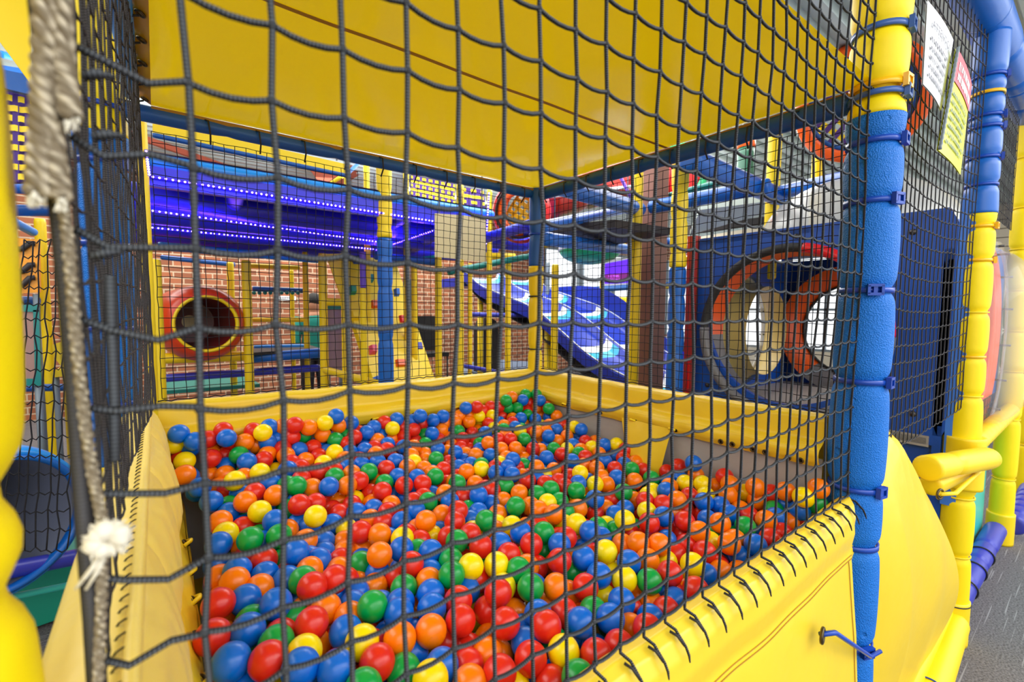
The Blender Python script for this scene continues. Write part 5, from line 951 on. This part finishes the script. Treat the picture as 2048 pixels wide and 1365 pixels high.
def cone(a0, a1, mat, nm, k=0): return MB().grid(48, 6, lambda u, v: ec + Vector((-.12 + .13 * v - .03 * math.sin(PI * v), math.cos(a0 + (a1 - a0) * u) * (eR - .13 * v), math.sin(a0 + (a1 - a0) * u) * (eR - .13 * v)))).build(nm, mat, box)
cone(math.radians(-50), math.radians(212), m_orange, 'end_ring'); cone(math.radians(212), math.radians(310), m_pad, 'end_ring_pad')
lathe(ec, (-1, 0, 0), [(.335, -.02), (.345, .0), (.335, .02), (.325, .0), (.335, -.02)], 48).build('black_seal', m_black, box)
MB().box((bxX0, .1, bxZ0 - .02), (bxX1, yB, bxZ0 + .03)).build('floor_pad', m_grey, box)
MB().box((bxX0, .1, bxZ1 - .03), (bxX1, yB, bxZ1)).build('roof_panel', m_panel, box)
for (a, b) in ((.16, 1.0), (1.15, 1.0), (.2, 1.82), (1.15, 1.82), (.68, 1.86)):
    lathe((bxX0 - .001, a, b), (-1, 0, 0), [(.014, 0), (.013, .006), (.008, .011), (.001, .012)], 14).build('bolt', m_chrome, box)
MB().box((bxX0 - .0, .0, .62), (bxX0 + .06, .05, 1.93)).build('edge_strip', m_panel_l, box)
MB().box((bxX0 + .02, .05, .5), (bxX0 + .05, 1.2, .9)).build('lower_panel', m_panel, box)
def dome(c, ax, R, depth, nm, mat, lab, flange=None):
    t = thing(nm, c, lab, 'bubble window'); c = Vector(c)
    lathe(c, ax, [(R * math.cos(PI / 2 * i / 14), depth * math.sin(PI / 2 * i / 14)) for i in range(14)] + [(.001, depth)], 56).build('clear_dome', mat, t)
    lathe(c, ax, [(R * 1.1, .0), (R * 1.1, .008), (R * .99, .012), (R * .99, 0), (R * 1.1, 0)], 56).build('rim', flange[1] if flange else mat, t)
    if flange:
        lathe(c, ax, [(R * 1.06, -.02), (R * 1.0, -.015), (R * .88, -.06), (R * .8, -.14), (R * .79, -.2)], 56).build('flange', flange[0], t)
        a = Vector(ax).normalized(); u = a.orthogonal().normalized(); v = a.cross(u)
        for k in range(14):
            q = c + (u * math.cos(k * PI / 7) + v * math.sin(k * PI / 7)) * R * 1.045
            MB().tube([q - a * .02, q + a * .03], .006, 8).build('bolt', m_chrome, t)
    return t
dome((wc.x + .02, .02, cz - .02), (0, -1, 0), .46, .2, 'bubble_window', m_clear, 'clear bubble window with orange flange and bolts between yellow foam posts', (m_orange, m_clear))
dome((fc.x, yB + .03, fc.z), (0, 1, 0), .38, .16, 'bubble_window', m_clear, 'clear bubble window on the far face of the blue crawl box', (M('amber_flange', (226, 200, 120), .4), m_haze))
q = on(1650, 400, 1, .62); dome((1.98, .62, bxZ1 + .0), (0, 0, 1), .5, .36, 'roof_bubble', m_haze, 'scuffed cloudy dome on top of the blue crawl box')
one(MB().box((1.30, 1.245, 0), (1.36, 1.30, 1.93)), 'edge_post', M('red_brown_vinyl', (184, 54, 44), .45), 'thin red upright strip at the near edge of the blue box', 'post')
foam((1.33, 1.272, 0), (1.33, 1.272, 1.15), .034, (.3, .62, .9), 18).build('x', m_red)
bpy.data.objects['x'].name = 'red_post'; tag(bpy.data.objects['red_post'], 'slim red padded post low beside the blue box', 'post')

# ---------------------------------------------------------------- upper rails past the pit
prail((1078, 358, 2.3), (1280, 420, 3.6), 36, m_skin_b, 'thick blue beam from the slim corner post toward the brown column', 'padded_beam', 'beam')
prail((1080, 455, 2.6), (1268, 415, 4.2), 20, m_skin_b, 'blue beam rising behind the slim corner post', 'padded_beam', 'beam')
prail((1090, 478, 2.8), (1262, 500, 4.2), 24, m_skin_b, 'blue beam over the green canopy, running to the slim yellow post', 'padded_beam', 'beam')
prail((1300, 415, 3.6), (1540, 372, 3.0), 30, m_skin_b, 'blue beam passing behind the yellow and blue post', 'padded_beam', 'beam')
prail((1376, 318, 2.5), (1560, 395, 3.4), 42, m_skin_b, 'wide blue beam slanting down to the yellow post above the blue box', 'padded_beam', 'beam')
prail((1560, 385, 3.4), (1720, 352, 2.6), 32, m_skin_b, 'blue beam running behind the blue foam corner post', 'padded_beam', 'beam')
prail((1305, 400, 3.9), (1480, 355, 3.4), 13, m_teal, 'teal rail above the blue beam'); prail((1255, 495, 4.8), (1345, 482, 4.6), 15, m_skin_b, 'short blue rail behind the brown column')
vpost(1546, 262, 480, 3.4, 28, m_yel, 'yellow post rising above the blue box', pts=[(1.7, None, m_yel)])
vpost(1636, 250, 372, 4.2, 22, m_yel, 'yellow post beyond the orange ring, half hidden by the corner post', pts=[(2.1, None, m_yel)])
ud0 = panel(((1060, 470), (1180, 500), (1340, 470), (1230, 455)), 2, 2.0, .05, 'upper_deck', m_under, 'dark underside of an upper deck past the far corner', 'platform')
ud = panel(((1380, 470), (1540, 425), (1560, 400), (1400, 420)), 2, 2.35, .05, 'upper_deck', m_galv, 'grey underside of the upper deck above the blue box', 'platform')
panel(((1380, 478), (1540, 450), (1540, 462), (1380, 490)), 1, 3.0, .05, 'pale_edge', m_cream, None, None, None, ud)
panel(((1380, 452), (1540, 432), (1540, 448), (1380, 470)), 1, 3.1, .05, 'dark_edge', m_under, None, None, None, ud)
# round red and green panel
rg = thing('round_board', U(1365, 400, 4.4), 'red round panel with a green rim beside the brown column', 'panel')
cc = U(1352, 348, 4.6); ax = (CAMP - cc).normalized(); ax.z = 0; ax.normalize()
lathe(cc, ax, [(.24, 0), (.24, .03), (.001, .03)], 40).build('red_disc', m_red, rg); lathe(cc, ax, [(.24, .0), (.235, .04), (.29, .045), (.30, 0)], 40).build('green_rim', m_green, rg)
panel(((1388, 322), (1408, 330), (1408, 380), (1388, 384)), 1, 4.2, .03, 'green_board', m_dgreen, 'dark green panel next to the red round panel', 'panel'); panel(((1408, 335), (1423, 342), (1423, 378), (1408, 381)), 1, 4.2, .04, 'yellow_board', m_yel, 'small yellow panel next to the dark green panel', 'panel')
tw = thing('signal_post', U(1492, 320, 4.4), 'orange topped dark green upright above the wide blue beam', 'post')
foam(U(1492, 298, 4.4), U(1490, 355, 4.4), .075, (), 16, .05).build('green_sleeve', m_dgreen, tw); foam(U(1493, 276, 4.4), U(1492, 298, 4.4), .08, (), 16, .05).build('orange_cap', m_orange, tw)
# orange ring tube with webbing
orr = thing('orange_ring', U(1700, 250, 3.6), 'big orange ring opening laced with straps behind the hanging signs', 'ring')
cc = U(1722, 205, 3.5); ax = (CAMP - cc).normalized(); a_ = ax.orthogonal().normalized(); b_ = ax.cross(a_)
lathe(cc, ax, [(.34, .05), (.36, .06), (.42, .05), (.43, 0), (.42, -.06), (.34, -.06), (.34, .05)], 56).build('ring_lip', m_orange, orr)
lathe(cc, ax, [(.34, .0), (.31, .02), (.31, -.02), (.34, -.03)], 56).build('blue_lining', m_skin_b2, orr)
mb = MB()
for k in range(-3, 4):
    o_ = .08 * k; h = math.sqrt(max(.001, .31 ** 2 - o_ ** 2)); mb.obox(cc + b_ * o_, a_ * h, b_ * .022, ax * .004)
mb.build('cross_strap', m_yel, orr); mb = MB()
for k in range(-3, 4):
    o_ = .08 * k + .03; h = math.sqrt(max(.001, .31 ** 2 - o_ ** 2)); mb.obox(cc + a_ * o_ + ax * .006, a_ * .02, b_ * h, ax * .004)
mb.build('upright_strap', M('plum_webbing', (70, 36, 110), .6), orr)
o2 = thing('orange_ring', U(1030, 440, 3.9), 'orange ring opening with yellow netting beside the slim corner post', 'ring')
cc = U(1046, 425, 4.1); ax = (CAMP - cc).normalized(); ax = (ax + Vector((-.5, .1, 0))).normalized()
lathe(cc, ax, [(.14, .1), (.15, .12), (.2, .1), (.215, 0), (.2, -.1)], 40).build('ring_lip', m_orange, o2); lathe(cc, ax, [(.215, .12), (.23, .1), (.225, .04)], 40).build('black_seal', m_black, o2); lathe(cc, ax, [(.245, .10), (.27, .06), (.26, 0)], 40).build('red_rim', m_red, o2)
mb = MB(); a_ = ax.orthogonal().normalized(); b_ = ax.cross(a_)
for k in range(-2, 3): mb.obox(cc + b_ * .06 * k, a_ * .13, b_ * .018, ax * .004); mb.obox(cc + a_ * .06 * k, a_ * .012, b_ * .13, ax * .004)
mb.build('strap_mesh', m_yel, o2)
panel(((1088, 400), (1142, 412), (1142, 462), (1088, 460)), 1, 4.6, .04, 'yellow_board', m_yel, 'yellow panel above the blue beam beside the slim corner post', 'panel')
rs = thing('red_slide', U(1190, 380, 5.0), 'dark red upper tube slide with blue stripes under the canopy edge', 'slide')
foam(U(1085, 402, 4.6), U(1268, 352, 5.2), .21, (.5,), 24, .06).build('red_tube', m_dred, rs); foam(U(1130, 372, 4.4), U(1275, 326, 5.0), .045, (), 14, .06).build('blue_stripe', m_indigo, rs)
prail((1085, 395, 4.2), (1275, 372, 4.8), 7, m_white, 'thin white rail across the dark red tube slide'); prail((1236, 345, 4.4), (1262, 395, 4.4), 7, m_purple, 'short lilac strap across the dark red tube slide')
for k, (x0, y0, x1, y1) in enumerate(((1195, 470, 1222, 500), (1222, 462, 1252, 495))):
    panel(((x0, y0), (x1, y0 - 4), (x1, y1), (x0, y1 + 3)), 1, 5.0, .05, 'yellow_board', m_yel, ['first', 'second'][k] + ' small yellow panel over the bright windows before the brown column', 'panel')
prail((1090, 492, 3.2), (1250, 462, 5.0), 8, m_yel, 'thin mottled yellow rail under the blue beam')
# green dish canopy and the screen in front of the windows
dc = U(1180, 500, 5.4); dd = thing('green_dish', dc, 'green dish-shaped canopy hanging before the bright windows', 'canopy')
lathe(dc, (0, 0, -1), [(.36 * math.cos(PI / 2 * i / 10), .17 * math.sin(PI / 2 * i / 10)) for i in range(11)], 40).build('dish', m_green, dd); lathe(dc, (0, 0, -1), [(.37, -.02), (.37, .012), (.34, .015)], 40).build('rim', m_white, dd)
ts = thing('wall_screen', on(1225, 545, 1, 5.6), 'purple screen with age-limit lettering beside the slim yellow post', 'screen')
panel(((1210, 528), (1262, 518), (1262, 566), (1210, 568)), 1, 5.6, .04, 'screen_face', m_scr, None, None, None, ts); panel(((1210, 549), (1262, 545), (1262, 560), (1210, 562)), 1, 5.592, .006, 'dark_band', m_scr_b, None, None, None, ts)
panel(((1206, 524), (1263, 513), (1263, 520), (1211, 529), (1211, 568), (1263, 566), (1263, 571), (1206, 573)), 1, 5.61, .04, 'casing', m_white, None, None, None, ts)
p0 = on(1216, 555, 1, 5.58); p1 = on(1258, 551, 1, 5.58); sx = (p1 - p0)
text('screen_text', '1-12 YEARS', p0, sx, (0, 0, 1), .062, m_scr_t, ts); p0 = on(1213, 562.5, 1, 5.58); text('screen_text', 'SOCKS ONLY', p0, sx, (0, 0, 1), .06, m_scr_t, ts)
# distant bits by the windows
for k, (x, y, h, wv, m, lab) in enumerate(((1095, 566, 50, 9, m_frame, 'grey steel post before the window beside the slim yellow post'), (1165, 540, 60, 6, m_frame, 'thin grey post before the bright window'))): vpost(x, y - 40, 700, 6.8, wv, m, lab, 'window_post')
prail((1100, 585, 7), (1400, 566, 7.4), 12, m_skin_b2, 'long dark blue rail across the bright windows'); prail((1150, 602, 6.8), (1260, 598, 7), 8, m_yel, 'pale yellow rail below the purple screen'); prail((1310, 574, 6.6), (1400, 572, 6.8), 10, m_yel, 'yellow rail behind the yellow and blue post')
for k, x in enumerate((1222, 1236, 1250, 1317, 1324)): vpost(x, 596, 720, 6.4 + .1 * k, 8, m_yel, ['first', 'second', 'third', 'fourth', 'fifth'][k] + ' yellow baluster under the screen, counted from the thin yellow post', 'baluster', 'post', 'distant balusters')
one(MB().prism([on(x, y, 1, 5.0) for x, y in ((1308, 606), (1328, 603), (1328, 636), (1308, 640))], (0, .1, 0)), 'amber_block', m_orange_y, 'amber block between the brown column and the blue post', 'block')
dsk = thing('dark_counter', on(1375, 690, 1, 5.4), 'dark counter with a pale top seen between the blue post and red strip', 'counter')
panel(((1362, 690), (1398, 688), (1398, 715), (1362, 716)), 1, 5.4, .5, 'base', m_under, None, None, None, dsk); panel(((1360, 676), (1400, 674), (1400, 682), (1360, 684)), 1, 5.38, .55, 'top', m_white, None, None, None, dsk)
prail((1345, 515, 3.4), (1402, 525, 3.5), 14, m_yel, 'short yellow rail between the yellow-blue post and the red strip')
panel(((1360, 486), (1400, 484), (1400, 510), (1360, 512)), 1, 7.9, .03, 'terracotta_board', m_rust, 'terracotta panel high beside the blue box', 'panel')

# ---------------------------------------------------------------- outside bays: top beam, hanging signs, low panels
tb = thing('top_beam', (1.4, .0, 2.62), 'thick pale blue padded beam crossing above the signs past the corner post', 'beam')
foam((.62, .01, 2.66), (1.3, .01, 2.66), .075, (.3,), 28).build('beam_sleeve', m_skin_b, tb); foam((1.28, .01, 2.66), (2.2, .01, 2.66), .075, (.42, .8), 28).build('beam_sleeve', m_skin_b, tb); foam((2.2, .01, 2.66), (px3.x - .02, .01, 2.66), .075, (.3,), 28).build('beam_sleeve', m_skin_b, tb)
def hang_sign(name, label, quad, y0, mat):
    t = thing(name, on(*quad[3], 1, y0), label, 'sign'); q = [on(x, y, 1, y0) for x, y in quad]
    f = lambda u, v: q[0].lerp(q[1], u).lerp(q[3].lerp(q[2], u), v)
    bow = lambda u, v: Vector((0, -.004 * math.sin(PI * u), 0))
    mb = MB().grid(14, 14, lambda u, v: f(u, v) + bow(u, v)); mb.grid(14, 14, lambda u, v: f(1 - u, v) + bow(u, v) + Vector((0, .003, 0))); mb.build('sheet', mat, t)
    return t, f, bow
def squiggle(f, bow, rows, u0, u1, v0, v1, mat, t, rnd, h=.5, nm='print_line'):
    for r in range(rows):
        mb = MB(); v = v0 + (v1 - v0) * r / max(1, rows - 1); hh = (v1 - v0) / max(1, rows - 1) * h if rows > 1 else .05; u = u0 + rnd.uniform(0, .03); e = u1 - rnd.uniform(0, .16)
        while u < e:
            wd = rnd.uniform(.02, .05); g = lambda uu, vv: f(uu, vv) + bow(uu, vv) + Vector((0, -.003, 0))
            mb.face([mb.add([g(u, v)]), mb.add([g(min(u + wd, e), v)]), mb.add([g(min(u + wd, e), v + hh * rnd.uniform(.6, 1))]), mb.add([g(u, v + hh * rnd.uniform(.6, 1))])], flat=True); u += wd + rnd.choice((.012, .012, .03))
        mb.build(nm, mat, t)
rnd = random.Random(11)
ws, f, bow = hang_sign('notice_sign', 'white attention notice hung on the net beside the corner post', ((1855, 0), (1907, 80), (1882, 222), (1846, 168)), -.045, m_white)
squiggle(f, bow, 5, .12, .9, .37, .82, m_ink, ws, rnd, .42)
text_on('heading', 'ATTENTION', f, bow, .13, .87, .17, .27, m_ink, ws)
ys, f, bow = hang_sign('rules_sign', 'lime yellow rules sign with a pink red header hung past the white notice', ((1913, 96), (1942, 170), (1921, 350), (1876, 300)), -.06, m_sign_y)
mb = MB().grid(10, 4, lambda u, v: f(u, v * .30) + bow(u, v) + Vector((0, -.002, 0))); mb.build('header', m_sign_r, ys)
rnd2 = random.Random(5); squiggle(f, bow, 2, .15, .92, .08, .19, m_white, ys, rnd2, .8, 'header_print'); squiggle(f, bow, 7, .12, .92, .40, .86, m_ink_g, ys, rnd2, .5)
MB().tube([f(0, i / 40) + Vector((-.004 if i % 2 else .002, -.004, 0)) for i in range(41)], .004, 6).build('wire_binding', m_frame, ys)
one(MB().prism([(LX + .07, .07, .0), (px3.x - .07, .07, .0), (px3.x - .07, .07, .81), (LX + .07, .07, .81)], (0, .03, 0)), 'teal_board', m_teal_l, 'teal panel low between the yellow foam posts under the bubble window', 'panel')
rl = thing('ribbed_rail', (LX + .6, -.02, .86), 'glossy ribbed yellow rail under the bubble window', 'rail'); foam((LX + .06, -.01, .86), (px3.x - .06, -.01, .86), .045, [.1 * k for k in range(1, 12)], 24, .01, .05).build('rail_sleeve', m_yel, rl)
fr = thing('floor_roll', (LX + .6, -.03, .07), 'indigo padded roll on the carpet under the teal panel', 'roll'); foam((LX + .1, .01, .1), (px3.x - .07, .01, .1), .052, (.3, .62, .9), 24).build('roll_sleeve', m_indigo, fr)
for x in (.35, .6, .85): MB().torus((LX + x, .01, .1), (1, .15, .1), .056, .004, 28, 6).build('tie', m_black, fr)
fr = thing('floor_roll', (px3.x + .6, -.03, .07), 'indigo padded roll on the carpet past the second yellow foam post', 'roll'); foam((px3.x + .1, -.05, .1), (px3.x + 1.1, -.05, .1), .062, (.15, .3, .45, .6, .75), 24).build('roll_sleeve', m_indigo, fr)
one(foam((px3.x, -.03, .9), (px3.x + 1.2, -.03, .9), .05, (.2, .5, .8), 20), 'upper_rail', m_yel, 'yellow rail leaving the photo behind the second yellow foam post', 'rail')
one(MB().box((px3.x + 1.6, -.3, 0), (px3.x + 3.5, -.2, .6)), 'blue_kerb', m_panel_l, 'pale blue low kerb board at the edge of the carpet', 'kerb')
for k, (px, Zz) in enumerate(((1996, 3.4),)):
    vpost(px, -40, 90, Zz, 34, m_yel, 'tall yellow post rising above the pale blue top beam', pts=[(2.7, None, m_yel)])

# ---------------------------------------------------------------- far side structures beside the close yellow post
LFX = -2.3
panel(((-60, -60), (62, -60), (62, 168), (-10, 70), (-60, 40)), 1, 2.6, .03, 'roof_sheet', m_yel, 'yellow sheet hanging overhead beside the frayed rope', 'panel')
prail((0, 108, 3.0), (60, 122, 3.2), 14, m_skin_lb, 'pale blue rail below the overhead yellow sheet'); prail((-40, 370, 3.2), (112, 378, 3.4), 28, m_skin_b, 'blue beam under the woven yellow panel beside the rope', 'padded_beam', 'beam'); prail((-20, 420, 3.4), (112, 422, 3.5), 24, m_skin_b2, 'dark blue beam just below the blue beam beside the rope', 'padded_beam', 'beam')
panel(((-60, 120), (64, 140), (64, 190), (-60, 160)), 1, 3.4, .04, 'navy_board', m_skin_b2, 'dark navy panel above the woven yellow panel', 'panel')
panel(((-60, 170), (66, 190), (66, 366), (-60, 366)), 1, 3.6, .03, 'violet_screen', M('violet_cloth', (60, 30, 112), .6), 'violet backing behind the woven yellow panel beside the rope', 'screen')
webbing(((-60, 172), (66, 194), (66, 364), (-60, 360)), 1, 3.5, 9, 5, 'woven_net', 'woven yellow strap panel seen between the close post and the rope', (.62, .55))
prail((20, 440, 3.3), (66, 465, 3.6), 18, m_skin_lb, 'short light blue rail slanting down beside the yellow post')
vpost(90, 440, 795, 3.8, 20, m_yel, 'yellow post seen between the close foam post and the frayed rope'); vpost(128, 460, 770, 4.4, 16, m_yel, 'yellow post just behind the dark border cord')
panel(((-40, 470), (78, 480), (80, 585), (-40, 592)), 1, 4.6, .05, 'amber_board', m_orange_y, 'amber yellow panel with dark curves beside the close foam post', 'panel')
for k, (y0, y1) in enumerate(((500, 488), (545, 530), (572, 556))):
    a, b, c_ = on(10, y0, 1, 4.58), on(45, y0 - 2, 1, 4.58), on(70, y1, 1, 4.58); one(MB().tube([a, a.lerp(b, .5), b, b.lerp(c_, .6) + Vector((0, 0, .02)), c_], .02, 8), 'dark_curve', m_under, ['upper', 'middle', 'lowest'][k] + ' dark curved bar on the amber panel', 'bar')
prail((-20, 600, 3.6), (78, 602, 3.7), 18, m_skin_b2, 'dark blue rail above the teal framed panel')
tp = thing('framed_board', on(40, 770, 1, 4.0), 'pink grey board in a teal frame beside the close foam post', 'panel')
panel(((-30, 622), (66, 622), (70, 760), (-30, 762)), 1, 4.0, .03, 'board', M('pink_grey_board', (168, 128, 118), .6), None, None, None, tp)
for pq in (((-30, 610), (78, 610), (78, 624), (-30, 624)), ((66, 620), (78, 620), (82, 760), (70, 760)), ((-30, 758), (82, 758), (82, 772), (-30, 772))): panel(pq, 1, 3.99, .05, 'frame_bar', m_teal, None, None, None, tp)
prail((-20, 778, 3.5), (150, 775, 3.8), 16, m_skin_b2, 'dark blue rail under the teal framed panel'); 
pt = thing('curved_board', on(118, 740, 1, 4.2), 'curved yellow board on a foot beside the dark border cord', 'panel'); panel(((104, 690), (136, 680), (138, 735), (124, 735), (108, 715)), 1, 4.2, .05, 'board', m_yel, None, None, None, pt); panel(((102, 748), (112, 740), (138, 738), (138, 752), (104, 756)), 1, 4.2, .2, 'foot', m_yel, None, None, None, pt)
# big blue tube mouth low beside the close post
bt = thing('blue_tube', U(50, 1100, 1.7), 'large blue tunnel tube mouth low beside the close yellow post', 'tunnel')
cc = U(-8, 945, 1.75); cc.z = .62; ax = (CAMP + Vector((.55, -.25, -1.0)) - cc); ax.z = .0; ax.normalize(); ax = (ax * 1 + Vector((.35, 0, 0))).normalized()
lathe(cc, ax, [(.30, -1.2), (.31, -.5), (.305, -.2), (.30, -.06), (.285, 0), (.268, .006), (.255, -.01)], 56).build('tube_shell', m_skin_lb, bt)
lathe(cc, ax, [(.262, .004), (.268, .02), (.25, .022), (.246, 0), (.25, -.02)], 56).build('rim', m_skin_b, bt); lathe(cc, ax, [(.25, .01), (.245, -.4), (.22, -1.1), (.001, -1.12)], 56).build('lining', M('grey_blue_lining', (122, 128, 150), .35), bt)
tm = [on(x, y, 2, .32) for x, y in ((-60, 1160), (230, 1080), (230, 985), (-60, 1010))]
one(MB().prism(tm, (0, 0, -.3)), 'teal_floor_pad', M('bright_teal_mat', (14, 150, 126), .5), 'teal floor pad under netting beside the rope knot', 'mat')
rod('floor_beam', U(-30, 1150, 1.75), U(240, 1098, 2.2), .034, m_indigo, 'blue violet padded beam on the edge of the teal floor pad', 'beam'); rod('kerb_strip', U(-30, 1206, 1.8), U(240, 1150, 2.25), .014, m_teal_l, 'pale teal edge strip above the dark carpet', 'strip')
net('guard_net', 'black net draped between the blue tunnel mouth and the teal pad', lambda u, v: on(45 + u * 110, 480 + v * 560, 1, 1.9) + Vector((0, -.25 * v, 0)), [k / 6 for k in range(7)], [k / 18 for k in range(19)], .0022, m_net_fine, .01, 5, 2, .006, False)

# ---------------------------------------------------------------- hangers and legs that carry what is not on a post
def hang(o, k=2):
    bpy.context.view_layer.update(); c = [o.matrix_world @ Vector(v) for v in o.bound_box] if o.type == 'MESH' else [ch.matrix_world @ Vector(v) for ch in o.children for v in ch.bound_box]
    lo = Vector([min(q[i] for q in c) for i in range(3)]); hi = Vector([max(q[i] for q in c) for i in range(3)]); m = (lo + hi) / 2
    for i in range(k):
        f = .5 if k == 1 else .08 + .84 * i; MB().tube([(lo.x + (hi.x - lo.x) * f, m.y, hi.z - .02), (lo.x + (hi.x - lo.x) * f, m.y, HC)], .005, 6).build('hanger', m_frame, o)
def stand(o):
    bpy.context.view_layer.update(); c = [o.matrix_world @ Vector(v) for v in o.bound_box] if o.type == 'MESH' else [ch.matrix_world @ Vector(v) for ch in o.children for v in ch.bound_box]
    lo = Vector([min(q[i] for q in c) for i in range(3)]); hi = Vector([max(q[i] for q in c) for i in range(3)])
    for f in (.12, .88): MB().tube([(lo.x + (hi.x - lo.x) * f, (lo.y + hi.y) / 2, lo.z + .02), (lo.x + (hi.x - lo.x) * f, (lo.y + hi.y) / 2, 0)], .018, 8).build('foot_post', m_frame, o)
for o in list(S.objects):
    if o.parent is None and o.get('category'):
        n = o.name.split('.')[0]; lab = o.get('label', '')
        if n in ('yellow_board', 'cream_board', 'orange_ring', 'signal_post', 'green_dish', 'round_board', 'green_board', 'violet_screen', 'upper_deck', 'roof_sheet', 'navy_board', 'roof_band', 'terracotta_board', 'wall_screen') : hang(o)
        elif n in ('amber_block', 'teal_board', 'curved_board', 'dark_counter', 'amber_board', 'framed_board', 'mauve_board', 'padding') and 'bubble' not in lab: stand(o)
